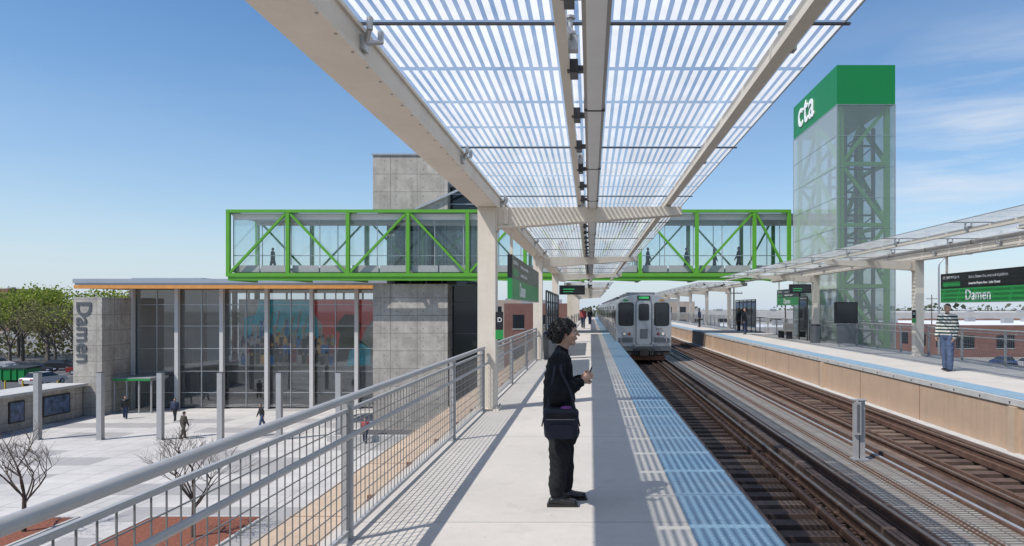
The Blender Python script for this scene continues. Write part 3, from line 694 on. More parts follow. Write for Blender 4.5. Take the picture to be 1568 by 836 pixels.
for k,z in enumerate(zs[:-1]):
    z2=min(zs[k+1],zc-.1)
    for yy in(J0,J1):
        b.box(I0+.12,I1-.12,yy-.09,yy+.09,z-.09,z+.09,gt); b.beam((I0,yy,z) if k%2 else (I1,yy,z),(I1,yy,z2) if k%2 else (I0,yy,z2),.17,.17,gt)
    for x in(I0,I1):
        b.box(x-.09,x+.09,J0+.12,J1-.12,z-.09,z+.09,gt); ym=(J0+J1)/2
        b.beam((x,J0,z),(x,ym,z2),.20,.20,gt); b.beam((x,J1,z),(x,ym,z2),.20,.20,gt)
for x in(X0+.75,X1-.75):
    for yy in(Y0+.9,Y0+3.2): b.box(x-.08,x+.08,yy-.08,yy+.08,G,zc-1,'dark_steel')
b.box(X0+.95,X1-.95,Y0+1.2,Y0+2.9,-4,-1.2,'dark_steel')
for i in range(15):
    z=G+1.2*i; b.box(X0+.75,X1-.75,Y0+.87,Y0+.93,z,z+.1,'dark_steel'); b.box(X0+.75,X1-.75,Y0+3.17,Y0+3.23,z,z+.1,'dark_steel')
    b.beam((X0+.75,Y0+.9,z),(X1-.75,Y0+.9,z+1.2),.06,.06,'dark_steel')
for z in[G+1.56*i for i in range(13)]:
    b.box(X0-.012,X0-.002,Y0,Y1,z,z+.018,'galv'); b.box(X0,X1,Y0-.012,Y0-.002,z,z+.018,'galv')
for x in(X0,X1):
    for yy in(Y0,Y1): b.box(x-.02,x+.02,yy-.02,yy+.02,G,zc,'galv')
b.box(X0-.013,X0-.001,(Y0+Y1)/2-.009,(Y0+Y1)/2+.009,G,zc,'galv')
tw=b.done('glass_sign_tower'); bpy.context.view_layer.update()
text('cta','logo_text',(X0-.03,Y1-1.0,zc+.45),2.2,(0,-1,0),(0,0,1),'white_paint',tw,.03,.02,1.12)
# ---------------------------------------------------------------- train
def car(b,y0,front):
    xc=2.72; L=14.2
    prof=[(-1.40,-.42),(-1.42,-.1),(-1.42,.9),(-1.40,1.75),(-1.34,1.98),(-1.15,2.2),(-.8,2.36),(-.35,2.44)]
    prof=prof+[(-x,z) for x,z in prof[::-1]]
    b.poly_y([(xc+x,z) for x,z in prof],y0+.12,y0+L,'stainless')
    nse=[(xc+x*.985,z*.99 if z>0 else z) for x,z in prof]
    n=len(prof); v=[(x,y0,z) for x,z in nse]+[(xc+x,y0+.12,z) for x,z in prof]
    b.addf(v,[tuple(range(n))]+[(i,i+n,(i+1)%n+n,(i+1)%n) for i in range(n)],'stainless')
    for s in(-1,1):
        X=xc+s*1.42
        for z in[ -.3,-.22,-.14,.05,.13,.21,.29,.37,.45,.53,.61]: b.box(X-.012*s,X+.018*s,y0+.3,y0+L-.3,z,z+.035,'stainless_dk')
        for k,(a,c) in enumerate(((.6,1.4),(2.0,3.3),(5.3,6.5),(6.7,7.9),(8.0,9.0),(11.3,12.4),(12.6,13.6))): b.box(X-.05*s,X+.022*s,y0+a,y0+c,.88,1.62,'window_dark')
        for a in(3.6,9.5): 
            b.box(X-.05*s,X+.012*s,y0+a,y0+a+1.3,-.05,1.85,'stainless_dk'); b.box(X,X+.022*s,y0+a+.1,y0+a+.6,.7,1.7,'window_dark'); b.box(X,X+.022*s,y0+a+.7,y0+a+1.2,.7,1.7,'window_dark')
        b.box(xc+s*.7175-.06,xc+s*.7175+.06,y0+1.6,y0+2.5,-.98,-.5,'rust_rail'); 
    for yy in(2.3,4.0,10.2,11.9):
        for s in(-1,1): b.cyl((xc+s*.65,y0+yy,-.62),(xc+s*.78,y0+yy,-.62),.355,.355,'under',20)
    b.box(xc-1.15,xc+1.15,y0+1.4,y0+4.9,-.80,-.43,'under'); b.box(xc-1.15,xc+1.15,y0+9.3,y0+12.8,-.80,-.43,'under'); b.box(xc-1.25,xc+1.25,y0+5.3,y0+8.9,-.85,-.43,'under')
    for yy in(3,7,11): b.box(xc-.75,xc+.75,y0+yy-1,y0+yy+1,2.40,2.58,'stainless_dk')
    if not front: 
        b.box(xc-.5,xc+.5,y0-.35,y0,-.1,2.1,'black_rubber'); return
    y=y0
    for s in(-1,1):
        b.rrect(xc+s*.90,1.42,.80,1.20,.16,y-.015,y+.01,'black_rubber'); b.rrect(xc+s*.90,1.42,.70,1.10,.13,y-.03,y+.01,'window_dark')
        b.beam((xc+s*.9,y-.05,.9),(xc+s*.75,y-.05,1.55),.02,.02,'black_rubber')
        b.cyl((xc+s*.98,y-.04,.42),(xc+s*.98,y,.42),.10,.10,'stainless_dk',16); b.cyl((xc+s*.98,y-.05,.42),(xc+s*.98,y-.04,.42),.075,.075,'headlamp',16)
        b.cyl((xc+s*.74,y-.04,.42),(xc+s*.74,y,.42),.08,.08,'stainless_dk',16); b.cyl((xc+s*.74,y-.05,.42),(xc+s*.74,y-.04,.42),.055,.055,'tail',16)
        b.rrect(xc+s*.92,2.13,.26,.10,.03,y-.02,y+.01,'led_amber' if s>0 else 'sign_green')
        b.cyl((xc+s*.50,y-.09,.0),(xc+s*.50,y-.09,1.9),.018,.018,'galv',8)
        b.box(xc+s*1.15-.02,xc+s*1.15+.02,y-.1,y,-.05,.3,'galv')
        for z in(-.1,.2): b.box(xc+s*1.0,xc+s*1.3,y-.09,y-.06,z,z+.03,'galv')
        b.box(xc+s*.55,xc+s*1.3,y-.03,y,-.02,.24,'stainless_dk')
    b.rrect(xc,.98,.84,2.36,.2,y-.03,y+.01,'stainless_dk'); b.rrect(xc,.98,.74,2.24,.17,y-.045,y+.01,'stainless'); b.rrect(xc,1.52,.54,.86,.10,y-.06,y+.01,'window_dark'); b.rrect(xc,.42,.4,.5,.04,y-.055,y+.01,'stainless_dk')
    b.rrect(xc,2.26,.66,.20,.03,y-.05,y+.01,'sign_black'); b.rrect(xc,2.26,.52,.11,.02,y-.058,y+.01,'led_green')
    b.box(xc-.55,xc+.55,y-.14,y,-.30,-.12,'stainless_dk'); b.box(xc-1.38,xc+1.38,y-.06,y+.02,-.44,-.2,'stainless_dk'); b.box(xc-1.3,xc+1.3,y-.02,y+.4,-.66,-.442,'under')
    b.box(xc-.16,xc+.16,y-.45,y+.2,-.62,-.36,'under'); b.rrect(xc,-.49,.42,.34,.05,y-.55,y-.44,'under')
    for q in(-.5,-.38,.38,.5): b.cyl((xc+q,y-.1,-.35),(xc+q*.8,y-.3,-.7),.03,.03,'black_rubber',8)
    b.box(xc-1.1,xc+1.1,y+.1,y+.25,-.93,-.70,'rust'); b.box(xc-.45,xc+.45,y-.2,y-.1,-.20,-.16,'galv')
b=MB()
for i in range(6): car(b,34.8+i*14.6,i==0)
tr=b.done('train'); bpy.context.view_layer.update()
text('5172','car_number',(2.72+.62,34.75,.60),.17,(1,0,0),(0,0,1),'sign_black',tr,0,.002)
for p in(58,154,246,338,428,519):
    b=MB(); x=px(p,43.7); y=43.7
    b.box(x-.16,x+.16,y-.16,y+.16,G,G+4.3,'rail_grey'); b.box(x-.2,x+.2,y-.2,y+.2,G,G+.05,'galv'); b.box(x-.17,x+.17,y-.17,y+.17,G+4.301,G+4.33,'dark_steel')
    b.box(x-.165,x-.161,y-.05,y+.05,G+3.2,G+4.1,'soffit'); b.done('light_column',bevel=.01)
# ---------------------------------------------------------------- trees
def branch(b,p,dv,r,L,depth,rng,mat,ends,spread=.6,segs=3,sg=6):
    q=p
    for i in range(segs):
        dv=(dv+Vector((rng.uniform(-.14,.14),rng.uniform(-.14,.14),rng.uniform(-.04,.10)))).normalized()
        q2=q+dv*L/segs; r2=r*(1-.35/segs*(1)) 
        b.cyl(q,q2,r,r2,mat,sg if r>.02 else 3,True,False); 
        if depth>0 and i>0 and rng.random()<.8:
            a=rng.uniform(0,6.28); sd=Vector((math.cos(a),math.sin(a),rng.uniform(.1,.5)))
            branch(b,q2,(dv*.55+sd*spread).normalized(),r2*.6,L*.62,depth-1,rng,mat,ends,spread,segs,sg)
        q=q2;r=r2
    if depth>0:
        k=2 if rng.random()<.6 else 3
        for j in range(k):
            a=rng.uniform(0,6.28); sd=Vector((math.cos(a),math.sin(a),rng.uniform(0,.4)))
            branch(b,q,(dv*.75+sd*spread).normalized(),r*.75,L*.74,depth-1,rng,mat,ends,spread,segs,sg)
    else: ends.append(q)
def bare_tree(x,y,z,h,seed,spread=.7,name='bare_tree'):
    rng=random.Random(seed); b=MB(); ends=[]
    p=Vector((x,y,z)); tr_h=h*.30; b.cyl(p,p+Vector((.02,0,tr_h)),h*.019,h*.015,'bark',8)
    for k in range(6):
        a=k*1.05+rng.uniform(-.3,.3); dv=Vector((math.cos(a)*.75,math.sin(a)*.75,rng.uniform(.65,1.1))).normalized()
        branch(b,p+Vector((.02,0,tr_h*(.78+.05*k))),dv,h*.0085,h*.25,3,rng,'bark',ends,spread)
    branch(b,p+Vector((.02,0,tr_h)),Vector((0,0,1)),h*.012,h*.27,3,rng,'bark',ends,spread)
    b.done(name)
bare_tree(px(78,26.5)-.3,25.6,G+.05,4.4,3); bare_tree(px(308,25.5),25.0,G+.05,4.4,12)
def leafy(x,y,h,seed,dens=1.0,mat='leaf'):
    rng=random.Random(seed); b=MB(); ends=[]; p=Vector((x,y,G))
    b.cyl(p,p+Vector((0,0,h*.28)),h*.022,h*.017,'bark_light',7)
    for k in range(5):
        a=k*1.25+rng.uniform(-.3,.3); dv=Vector((math.cos(a)*.6,math.sin(a)*.6,1)).normalized()
        branch(b,p+Vector((0,0,h*.24)),dv,h*.011,h*.26,2,rng,'bark_light',ends,.65,3,5)
    nl=max(1,int(24*dens)); P=np.array([tuple(e) for e in ends]); rs=np.random.RandomState(seed)
    c=np.repeat(P,nl,0)+rs.normal(0,1,(len(P)*nl,3))*np.array([.055,.055,.045])*h
    b.leaves(c,rs.uniform(.08,.17,len(c))*h/11,mat,rs); b.done('leafy_tree')
rng=random.Random(5)
for i in range(13):
    leafy(-114+i*3.9+rng.uniform(-1,1),112+rng.uniform(-5,7),rng.uniform(12.4,14.6),i+40,rng.choice([.6,.9,1.2]),rng.choice(['leaf','leaf','leaf_brown']))
for i in range(9): leafy(-94+i*4.0+rng.uniform(-1,1),100+rng.uniform(-3,3),rng.uniform(9.0,11.8),i+80,rng.choice([.2,.5,.9]),rng.choice(['leaf','leaf_brown']))
rs=np.random.RandomState(11); n_=12000
a=rs.uniform(-.95,.95,n_); R=rs.uniform(320,520,n_); x=R*np.sin(a*1.1)*1.3; y=R*np.cos(a*1.1)+60
h=7.5+3*np.sin(x*.045)+2*np.sin(x*.13+1); z=G+rs.uniform(0,1,n_)**.7*h; b=MB(); b.leaves(np.stack([x,y,z],1),rs.uniform(.6,1.5,n_),'leaf_far',rs); b.done('distant_trees')
rs=np.random.RandomState(21); n_=5000
x=rs.uniform(-128,-66,n_); y=rs.uniform(120,128,n_); z=G+rs.uniform(0,1,n_)*(6+1.5*np.sin(x*.4)); b=MB(); b.leaves(np.stack([x,y,z],1),rs.uniform(.15,.35,n_),'leaf_brown',rs); b.done('hedgerow')
# ---------------------------------------------------------------- background buildings
def building(name,x0,x1,y0,y1,h,wm,rm,floors=2,pitch=3.5):
    b=MB(); b.box(x0,x1,y0,y1,G,G+h,wm); b.box(x0+.3,x1-.3,y0+.3,y1-.3,G+h,G+h+.05,rm)
    for a in((x0,x1,y0,y0+.3),(x0,x1,y1-.3,y1),(x0,x0+.3,y0+.3,y1-.3),(x1-.3,x1,y0+.3,y1-.3)): b.box(*a,G+h+.001,G+h+.5,wm)
    fh=h/floors
    for f in range(floors):
        z=G+f*fh+fh*.3
        x=x0+1.2
        while x<x1-2: 
            b.box(x,x+pitch*.45,y0-.03,y0+.1,z,z+fh*.45,'window_dark'); b.box(x-.05,x+pitch*.45+.05,y0-.06,y0-.031,z-.12,z,'conc_nose'); x+=pitch
        y=y0+1.2
        while y<y1-2:
            for xs in((x0-.03,x0+.1),(x1-.1,x1+.03)): b.box(*xs,y,y+pitch*.45,z,z+fh*.45,'window_dark')
            y+=pitch
    r2=random.Random(int(x0*7))
    for i in range(5):
        x=r2.uniform(x0+2,x1-4); y=r2.uniform(y0+2,y1-4); b.box(x,x+2,y,y+1.6,G+h+.051,G+h+1.2,'roof_grey')
    b.done(name)
building('warehouse',62,150,118,190,5.0,'brick_far','roof_white',1,7)
building('warehouse',20,52,120,160,4.6,'stucco','roof_white',1,6)
building('warehouse',95,240,230,330,6.6,'stucco','roof_white',1,9)
building('warehouse',30,80,210,290,7.0,'stucco','roof_grey',1,8)
building('brick_building',-250,-213,250,275,15.2,'brick_far','roof_grey',3)
building('brick_building',-12,-2.5,95,130,8.6,'brick_far','roof_grey',2)
building('brick_building',14,26,170,200,9.6,'brick_tan','roof_grey',3)
building('brick_building',-35,-14,140,170,9.6,'brick_tan','roof_grey',3)
for x,y in((45,70),(70,140),(30,105),(18.5,88)):
    b=MB(); b.cyl((x,y,G),(x,y,4.5),.14,.09,'bark',8); b.box(x-1.1,x+1.1,y-.06,y+.06,3.6,3.72,'bark')
    for q in(-1,-.4,.4,1): b.cyl((x+q,y,3.72),(x+q,y,3.9),.04,.04,'galv',6)
    b.done('utility_pole')
b=MB(); b.cyl((24.5,48,G),(24.5,48,4.6),.10,.06,'galv',8)
for i in range(8):
    a=i*math.pi/16; a2=(i+1)*math.pi/16
    b.cyl((24.5+1.6*(1-math.cos(a)),48,4.6+1.0*math.sin(a)),(24.5+1.6*(1-math.cos(a2)),48,4.6+1.0*math.sin(a2)),.05,.05,'galv',6)
b.box(26.0,26.8,47.85,48.15,5.5,5.62,'rail_grey'); b.done('street_lamp')
# ---------------------------------------------------------------- cars
def carv(x,y,ang,k,suv=False):
    b=MB(); p='carpaint%d'%k; hh=.25 if suv else 0
    prof=[(-2.2,.35),(-2.25,.75),(-2.1,.95+hh),(-1.2,1.0+hh),(1.0,.98+hh),(2.0,.82+hh*.5),(2.22,.6),(2.2,.35)]
    b.poly_y(prof,-.86,.86,p)
    top=[(-1.75,.98+hh),(-1.3,1.42+hh),(.3,1.44+hh),(1.05,.98+hh)]
    v=[(x_,-.80,z) for x_,z in top]+[(x_,.80,z) for x_,z in top]; v[1]=(top[1][0],-.62,top[1][1]); v[2]=(top[2][0],-.62,top[2][1]); v[5]=(top[1][0],.62,top[1][1]); v[6]=(top[2][0],.62,top[2][1])
    b.addf(v,[(0,1,2,3),(7,6,5,4),(0,4,5,1),(2,6,7,3)],'window_dark'); b.addf(v,[(1,5,6,2)],p)
    b.box(-1.28,.28,-.63,.63,1.425+hh,1.46+hh,p)
    for xx in(-1.38,1.38):
        for s in(-1,1): b.cyl((xx,s*.70,.32),(xx,s*.88,.32),.32,.32,'black_rubber',16); b.cyl((xx,s*.88,.32),(xx,s*.89,.32),.19,.19,'galv',12)
    for s in(-1,1): b.box(2.15,2.24,s*.55-.18,s*.55+.18,.6,.74,'white_paint'); b.box(-2.27,-2.18,s*.6-.15,s*.6+.15,.72,.86,'tail')
    o=b.done('parked_car'); o.location=(x,y,G); o.rotation_euler=(0,0,ang)
for i,(x,y,a) in enumerate(((-77,86,0),(-70.5,86.5,0),(-64,87,.02),(-84,86,0),(-60,75,1.5),(-90,97,0),(-81,93,0),(-72,93,0),(-66,93,0),(58,96,1.5),(61.5,96,1.55),(65,96,1.5),(69,96,1.6),(54,88,.1),(63,86,0),(72,90,0),(40,84,.1),(46,96,1.5),(34,78,1.5),(30,92,0))):
    carv(x,y,a,i%6,i%3==0)
b=MB(); b.box(-67.5,-64.5,78,80,G+.2,G+1.5,'green_cap'); b.poly_x([(77.9,G+1.5),(80.1,G+1.5),(80.1,G+1.75),(77.9,G+1.6)],-67.6,-64.4,'black_rubber')
for x in(-67.3,-66.3,-65.6,-64.7): b.box(x,x+.08,77.9,78,G+.2,G+1.5,'green_cap')
b.box(-67.4,-67.2,78.2,79.8,G,G+.2,'black_rubber'); b.box(-64.8,-64.6,78.2,79.8,G,G+.2,'black_rubber'); b.done('dumpster')
b=MB()
for i in range(9): b.cyl((-60+i*1.8,70,G),(-60+i*1.8,70,G+1.0),.08,.08,'yellow',8)
b.done('bollard_row')
# ---------------------------------------------------------------- people
def remesh(b,voxel,name,smooth=6):
    parts=b.parts
    me=bpy.data.meshes.new('tmp'); me.from_pydata(b.v,[],b.f); me.update()
    ob=bpy.data.objects.new('tmp',me); col.objects.link(ob)
    r=ob.modifiers.new('r','REMESH'); r.mode='VOXEL'; r.voxel_size=voxel; r.use_smooth_shade=True
    s=ob.modifiers.new('s','SMOOTH'); s.iterations=smooth; s.factor=.5
    bpy.context.view_layer.update()
    m2=bpy.data.meshes.new_from_object(ob.evaluated_get(bpy.context.evaluated_depsgraph_get())); bpy.data.objects.remove(ob)
    n=len(m2.polygons); c=np.empty(n*3); m2.polygons.foreach_get('center',c); c=c.reshape(-1,3)
    best=np.full(n,1e9); idx=np.zeros(n,int); mats=[]
    for p0,p1,r0,r1,mat in parts:
        if mat not in mats: mats.append(mat)
        p0=np.array(p0);p1=np.array(p1);d_=p1-p0;L=max(1e-9,d_@d_); tt=np.clip(((c-p0)@d_)/L,0,1)
        dist=np.linalg.norm(c-(p0+tt[:,None]*d_),axis=1)/(r0*(1-tt)+r1*tt)
        q=dist<best; best[q]=dist[q]; idx[q]=mats.index(mat)
    m2.materials.clear()
    for q in mats: m2.materials.append(M[q])
    m2.polygons.foreach_set('material_index',idx.astype(np.int32)); m2.polygons.foreach_set('use_smooth',[True]*n)
    m2.update(); return m2
def wrinkle(me,zlo,zhi,a1,a2):
    nv=len(me.vertices); C=np.empty(nv*3); me.vertices.foreach_get('co',C); C=C.reshape(-1,3); NN=np.empty(nv*3); me.vertices.foreach_get('normal',NN); NN=NN.reshape(-1,3)
    for i in range(nv):
        c=C[i]
        if zlo<c[2]<zhi:
            fade=min(1,(c[2]-zlo)/.05,(zhi-c[2])/.05)
            r1=1-abs(mn.noise(Vector((c[0]*6,c[1]*6,c[2]*13+c[0]*12))))*2
            k=r1*a1+mn.noise(Vector((c[0]*4+5,c[1]*5,c[2]*5)))*a2
            C[i]=c+NN[i]*k*fade
    me.vertices.foreach_set('co',C.ravel()); me.update()
class PB(MB):
    def __init__(s): super().__init__(); s.parts=[]
    def t(s,p0,p1,r0,r1,mat,side=(0,1,0)):
        s.tube(p0,p1,r0,r1,mat,14,side)
        f=lambda r: sum(r)/2 if isinstance(r,tuple) else r
        s.parts.append((tuple(p0),tuple(p1),f(r0),f(r1),mat))
    def e(s,c,r,mat):
        s.ell(c,r,mat); s.parts.append((tuple(c),tuple(np.array(c)+[0,0,1e-4]),sum(r)/3,sum(r)/3,mat))
def hand(b,w,f,nrm,mat,curl=.6,sc=1.0,tside=1):
    w=Vector(w);f=Vector(f).normalized();nrm=Vector(nrm);nrm=(nrm-f*f.dot(nrm)).normalized();l=f.cross(nrm)*tside
    b.tube(w-f*.01*sc,w+f*.075*sc,(.014*sc,.026*sc),(.013*sc,.036*sc),mat,12,tuple(l))
    for k,ln in enumerate((.072,.08,.075,.058)):
        p=w+f*.078*sc+l*(.028-.0185*k)*sc; a=0.15
        for j,seg in enumerate((.45,.32,.25)):
            a+=curl*(.6 if j==0 else .8); dv=f*math.cos(a)+nrm*math.sin(a); q=p+dv*ln*seg*sc
            b.tube(p,q,(.0092-.0012*j)*sc,(.0082-.0012*j)*sc,mat,8); p=q
    p=w+f*.022*sc+l*.026*sc; dv=(f*.6+l*.75+nrm*.3).normalized()
    q=p+dv*.04*sc; b.tube(p,q,.0125*sc,.0105*sc,mat,8); dv=(f*.85+l*.15+nrm*.5).normalized(); b.tube(q,q+dv*.032*sc,.0102*sc,.008*sc,mat,8)
def join_child(name,me,b,loc,rotz,scale,extra=None):
    ob=bpy.data.objects.new(name,me); col.objects.link(ob)
    ob.location=loc; ob.rotation_euler=(0,0,rotz); ob.scale=(scale,)*3
    if b and b.v:
        o2=b.done('details'); o2.parent=ob
    return ob
def person(name,loc,heading,H,top,bot,hair='hair',skin='skin',walk=0.0,armbend=0.0,vox=.016,lean=0,k=1.12):
    b=PB(); d_=MB(); S=H/1.75
    V=lambda x,y,z:Vector((x,y,z))
    for s in(-1,1):
        a=walk*s; hip=V(0,.085*s,.92); kn=hip+V(math.sin(a)*.43,0,-math.cos(a)*.43); a2=a-(abs(walk)*.7 if s<0 else .05); an=kn+V(math.sin(a2)*.41,0,-math.cos(a2)*.41)
        b.t(hip,kn,(.095*k,.088*k),(.070*k,.066*k),bot); b.t(kn,an,(.070*k,.066*k),(.058*k,.058*k),bot)
        b.t(an+V(-.04,0,-.045),an+V(.15,0,-.055 if s>0 or not walk else -.03),(.035,.045),(.026,.04),'shoe')
        sh=V(lean*.4,.185*s,1.42); a3=-walk*s*.9; el=sh+V(math.sin(a3)*.29,.05*s,-math.cos(a3)*.29); a4=a3+.25+armbend; wr=el+V(math.sin(a4)*.25,-.02*s-.1*s*(armbend>0.5),-math.cos(a4)*.25)
        b.t(sh,el,.062*k,.052*k,top); b.t(el,wr,.052*k,.038*k,top)
        hand(d_,wr,(wr-el),(0,-s,0) if armbend<.5 else (0,-s,.3),skin,.35,1,1 if s>0 else -1)
    b.t((0,0,.93),(0,0,1.02),(.11*k,.155*k),(.11*k,.15*k),bot); b.t((0,0,.99),(lean*.2,0,1.18),(.12*k,.158*k),(.115*k,.155*k),top); b.t((lean*.2,0,1.18),(lean*.4,0,1.36),(.118*k,.158*k),(.105*k,.165*k),top)
    b.t((lean*.4,-.13,1.42),(lean*.4,.13,1.42),(.072,.072),(.072,.072),top,(1,0,0))
    b.t((lean*.45,0,1.42),(lean*.6,0,1.55),.052,.05,skin)
    hx=lean*.8+.01; hz=1.645
    b.e((hx,0,hz),(.093,.076,.108),skin); b.t((hx+.03,0,hz-.06),(hx+.055,0,hz-.075),.05,.038,skin)
    b.t((hx+.09,0,hz+.0),(hx+.104,0,hz-.025),.010,.013,skin)
    for s in(-1,1): b.e((hx,.078*s,hz-.01),(.018,.012,.03),skin)
    b.e((hx-.018,0,hz+.028),(.093,.084,.094),hair); b.e((hx-.035,0,hz-.02),(.07,.078,.07),hair)
    me=remesh(b,vox,name,5)
    if vox<.012: wrinkle(me,.12,1.35,.006,.012)
    for s in(-1,1): d_.ell((hx+.088,.031*s,hz+.008),(.006,.011,.006),'sign_black',6,5)
    d_.box(hx+.090,hx+.098,-.018,.018,hz-.058,hz-.052,'lips')
    return join_child(name,me,d_,loc,heading,S)
pl=lambda p,yy,z0:((p-904)/(1045/yy),yy,z0)
person('man_in_striped_sweater',(9.78,18.7,0),math.radians(215),1.84,'striped_sweater','jeans',skin='skin',armbend=.15,vox=.011,walk=.06,k=1.2)
fb=zb+.30
for p,yy,h,top,bot,wk,hd in((418,48,1.7,'sign_black','navy',.25,math.pi),(992,48,1.72,'navy','sign_black',.3,0),(1051,48,1.7,'navy','sign_black',.3,0),(1094,48.3,1.65,'brown_cloth','navy',.2,0),(1131,48,1.78,'sign_black','sign_black',.3,math.pi)):
    person('bridge_pedestrian',((p-904)/(1045/yy),yy,fb),hd,h,top,bot,walk=wk,vox=.02,k=1.25)
K=1.28
person('plaza_pedestrian',pl(281,43.9,G),math.radians(60),1.78,'brown_cloth','khaki',walk=.22,vox=.018,lean=.06,k=K)
person('plaza_pedestrian',pl(268,51,G),math.radians(-90),1.7,'navy','sign_black',walk=.2,vox=.018,k=K)
person('plaza_pedestrian',pl(192,52,G),math.radians(-60),1.75,'sign_black','navy',walk=.2,vox=.018,k=K)
person('plaza_pedestrian',pl(401,48,G),math.radians(-130),1.7,'sign_black','jeans',walk=.28,vox=.018,lean=.1,k=K)
person('plaza_pedestrian',pl(559,42.6,G),math.radians(-80),1.6,'redcloth','navy',walk=.2,vox=.018,k=K)
person('waiting_passenger',(11.3,52,0),math.radians(200),1.72,'sign_black','sign_black',vox=.02,k=K)
person('waiting_passenger',(9.9,62,0),math.radians(180),1.72,'navy','sign_black',vox=.02,k=K)
person('waiting_passenger',(10.2,45,0),math.radians(170),1.74,'sign_black','navy',vox=.02,k=K)
person('waiting_passenger',(-.62,58,0),math.radians(-90),1.75,'redcloth','navy',vox=.02,walk=.2,k=K)
person('waiting_passenger',(-.05,72,0),math.radians(-90),1.72,'sign_black','navy',vox=.02,k=K)
# ------------- foreground woman
def woman():
    b=PB(); d_=MB()
    Q=lambda p,q,y=0:Vector(((p-862)/173,y,(770-q)/173))
    V=Vector
    for s,hx,kx,ax in((-1,857,857,853),(1,861,864,866)):
        hip=Q(hx,660,.085*s); kn=Q(kx,704,.10*s); an=V((((ax-862)/173),.105*s,.125))
        b.t(hip,kn,(.100,.095),(.082,.080),'black_cloth2'); b.t(kn,an,(.082,.080),(.062,.060),'black_cloth2')
        b.t(V((an.x,an.y,.12)),V((an.x+.005,an.y,.07)),.038,.036,'shoe')
        hl=an.x-.035
        b.t(V((hl,an.y,.045)),V((hl+.09,an.y,.045)),(.038,.038),(.040,.042),'shoe'); b.t(V((hl+.09,an.y,.045)),V((hl+.19,an.y+.01*s,.036)),(.036,.044),(.028,.040),'shoe')
        d_.poly_y([(hl-.045,.002),(hl+.225,.002),(hl+.228,.024),(hl+.05,.026),(hl-.045,.030)],an.y-.040,an.y+.040,'shoe')
    b.t(Q(860,660),Q(858,622),(.150,.194),(.138,.178),'black_cloth'); b.t(Q(858,622),Q(857,580),(.138,.174),(.130,.172),'black_cloth')
    b.t(Q(857,580),Q(858,556),(.130,.170),(.105,.165),'black_cloth'); b.t(Q(857,549,-.13),Q(857,549,.13),(.078,.078),(.078,.078),'black_cloth',(1,0,0))
    b.t(Q(858,550),Q(860,538),(.085,.10),(.062,.066),'black_cloth')
    b.t(Q(861,540),Q(866,519),.049,.049,'skin')
    for s,sx,ex,ey,wx,wy,wl in((-1,855,852,602,887,584,-.13),(1,858,862,600,888,583,.05)):
        sh=Q(sx,551,.175*s); el=Q(ex,ey,.235*s if s<0 else .20); wr=Q(wx,wy,wl)
        b.t(sh,el,(.076,.072),(.064,.062),'black_cloth'); b.t(el,wr,.064,.050,'black_cloth')
        f=(wr-el).normalized(); hand(d_,wr+f*.035,f+V((.1,0,.25)),(.0,-s*1,.1) ,'skin',.55,1.0,1 if s>0 else -1)
    hc=Q(867,510)
    b.e(hc,(.094,.077,.112),'skin'); b.t(hc+V((.02,0,-.055)),hc+V((.060,0,-.090)),(.045,.052),(.026,.026),'skin'); b.t(hc+V((-.0,.03,-.05)),hc+V((.05,.012,-.085)),.026,.022,'skin'); b.t(hc+V((-.0,-.03,-.05)),hc+V((.05,-.012,-.085)),.026,.022,'skin')
    b.t(hc+V((.085,0,.012)),hc+V((.114,0,-.022)),(.009,.009),(.011,.013),'skin')
    b.e(hc+V((.085,0,.026)),(.014,.05,.010),'skin')
    b.e(hc+V((.088,0,-.046)),(.014,.021,.0075),'lips'); b.e(hc+V((.085,0,-.056)),(.013,.019,.0075),'lips')
    for s in(-1,1):
        b.e(hc+V((.065,.042*s,-.02)),(.024,.022,.022),'skin')
    me=remesh(b,.0068,'woman',4)
    wrinkle(me,.13,1.30,.009,.016)
    for s in(-1,1):
        d_.ell(hc+V((-.005,.079*s,-.012)),(.017,.010,.031),'skin',10,8); d_.ell(hc+V((-.002,.086*s,-.012)),(.009,.006,.019),'lips',8,6)
        d_.ell(hc+V((.079,.032*s,.002)),(.010,.014,.009),'eye_white',10,8); d_.ell(hc+V((.087,.032*s,.002)),(.0045,.007,.007),'sign_black',8,6)
        d_.tube(hc+V((.086,.018*s,.024)),hc+V((.080,.048*s,.026)),.0035,.003,'hair',6); d_.tube(hc+V((.089,.020*s,.010)),hc+V((.079,.046*s,.008)),.0022,.0022,'hair',6)
        d_.ell(hc+V((-.004,.084*s,-.052)),(.006,.003,.010),'galv',6,5)
    r3=random.Random(4); hh=hc+V((-.026,0,.018))
    d_.ell(hh,(.102,.096,.082),'hair',20,14); d_.ell(hc+V((-.062,0,-.035)),(.060,.076,.066),'hair',16,12)
    cnt=0
    while cnt<560:
        u=V((r3.gauss(0,1),r3.gauss(0,1),r3.gauss(0,1))).normalized()
        if u.z<-.62: continue
        if u.x>.35 and u.z<.42: continue
        if u.x>.1 and u.z<-.1: continue
        rr=r3.uniform(.90,1.18)+.10*mn.noise(u*2.5); c=hh+V((u.x*.110,u.y*.104,u.z*.088))*rr
        if u.z<-.2: c=c+V((-.015,0,-.012))
        a=u.orthogonal().normalized(); bb=u.cross(a); ph=r3.uniform(0,6.28); R=r3.uniform(.008,.017); prev=None
        for k in range(6):
            g=ph+k*.95; p=c+(a*math.cos(g)+bb*math.sin(g))*R+u*.0025*k
            if prev is not None: d_.cyl(prev,p,.004,.004,'hair',5,True,False)
            prev=p
        cnt+=1
    for z_ in range(70):
        c=hc+V((-.085+r3.uniform(-.035,.03),r3.uniform(-.065,.065),-.05+r3.uniform(-.035,.02))); d_.ell(c,(.014,.014,.014),'hair',6,5)
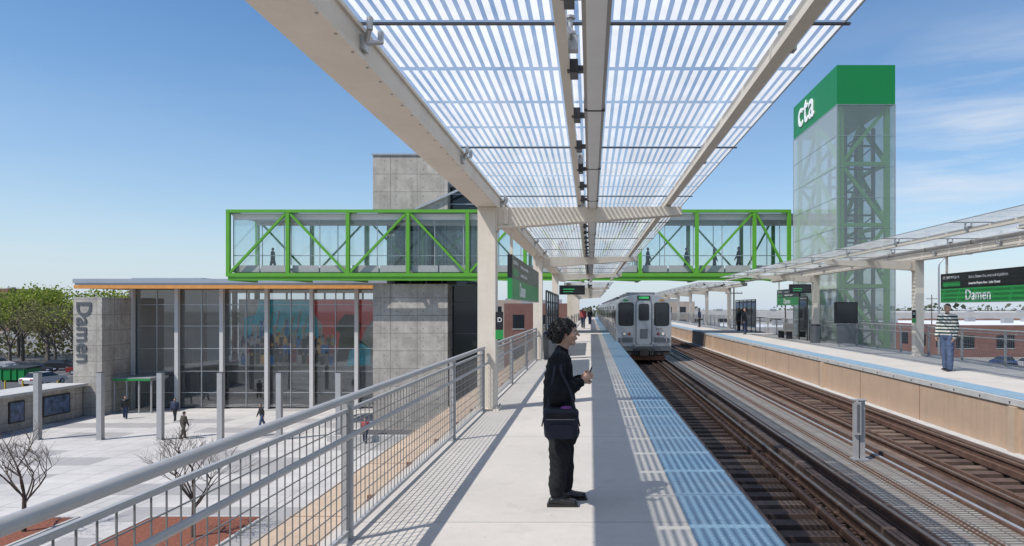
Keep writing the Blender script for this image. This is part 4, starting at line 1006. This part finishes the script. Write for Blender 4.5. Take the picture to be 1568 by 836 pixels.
    d_.tube(Q(853,540,.0)+V((0,-.06,0)),Q(868,546,-.045),.014,.010,'black_cloth2',8); d_.tube(Q(853,540,.0)+V((0,.06,0)),Q(868,546,.045),.014,.010,'black_cloth2',8); d_.tube(Q(852,540,-.055),Q(852,540,.055),.014,.014,'black_cloth2',8)
    ph=Q(902,573,-.035); d_.beam(ph+V((-.02,0,-.06)),ph+V((.025,0,.065)),.012,.072,'sign_black',(0,1,0))
    bc=Q(861,641,-.282)
    pts=[]
    for (qx,qz,a0) in((.112,.095,0),(-.112,.10,90),(-.102,-.085,180),(.105,-.08,270)):
        for k in range(5): a=math.radians(a0+22.5*k); pts.append((bc.x+qx+.04*math.cos(a),bc.z+qz+.04*math.sin(a)))
    n=len(pts)
    cx=sum(p[0] for p in pts)/n; cz=sum(p[1] for p in pts)/n
    layers=((-.065,.84),(-.05,.96),(0,1.0),(.04,.97),(.055,.88)); vv=[]
    for yo,sc in layers: vv+=[(cx+(x-cx)*sc,bc.y+yo+.01*math.sin(x*40),cz+(z-cz)*sc) for x,z in pts]
    ff=[(i*n+j,i*n+(j+1)%n,(i+1)*n+(j+1)%n,(i+1)*n+j) for i in range(4) for j in range(n)]+[tuple(range(n))[::-1],tuple(range(4*n,5*n))]
    d_.addf(vv,ff,'bag',True)
    d_.rrect(bc.x,bc.z-.055,.21,.12,.03,bc.y-.078,bc.y-.06,'bag'); d_.box(bc.x-.12,bc.x+.12,bc.y-.078,bc.y-.070,bc.z+.045,bc.z+.051,'stainless_dk'); d_.rrect(bc.x,bc.z+.075,.25,.05,.02,bc.y-.073,bc.y-.06,'black_cloth2')
    d_.ell((bc.x+.045,bc.y-.02,bc.z+.135),(.05,.03,.02),'purple',10,6)
    for s in(-1,1):
        p=[V((bc.x+.12*s,bc.y-.01,bc.z+.11)),V((bc.x+.085*s,bc.y+.0,bc.z+.27)),V((Q(856,560).x+.03*s,-.278,Q(0,565).z)),V((Q(856,545).x+.012*s,-.17,Q(0,535).z)),V((Q(856,545).x,-.09,Q(0,532).z))]
        for k in range(4): d_.beam(p[k],p[k+1],.022,.006,'bag',(0,1,0))
        d_.beam((bc.x+.13*s,bc.y-.01,bc.z+.12),(bc.x+.16*s,bc.y-.01,bc.z-.02),.012,.006,'bag',(0,1,0))
    join_child('woman_waiting',me,d_,(-.243,6.04,.0),0,1.0)
woman()
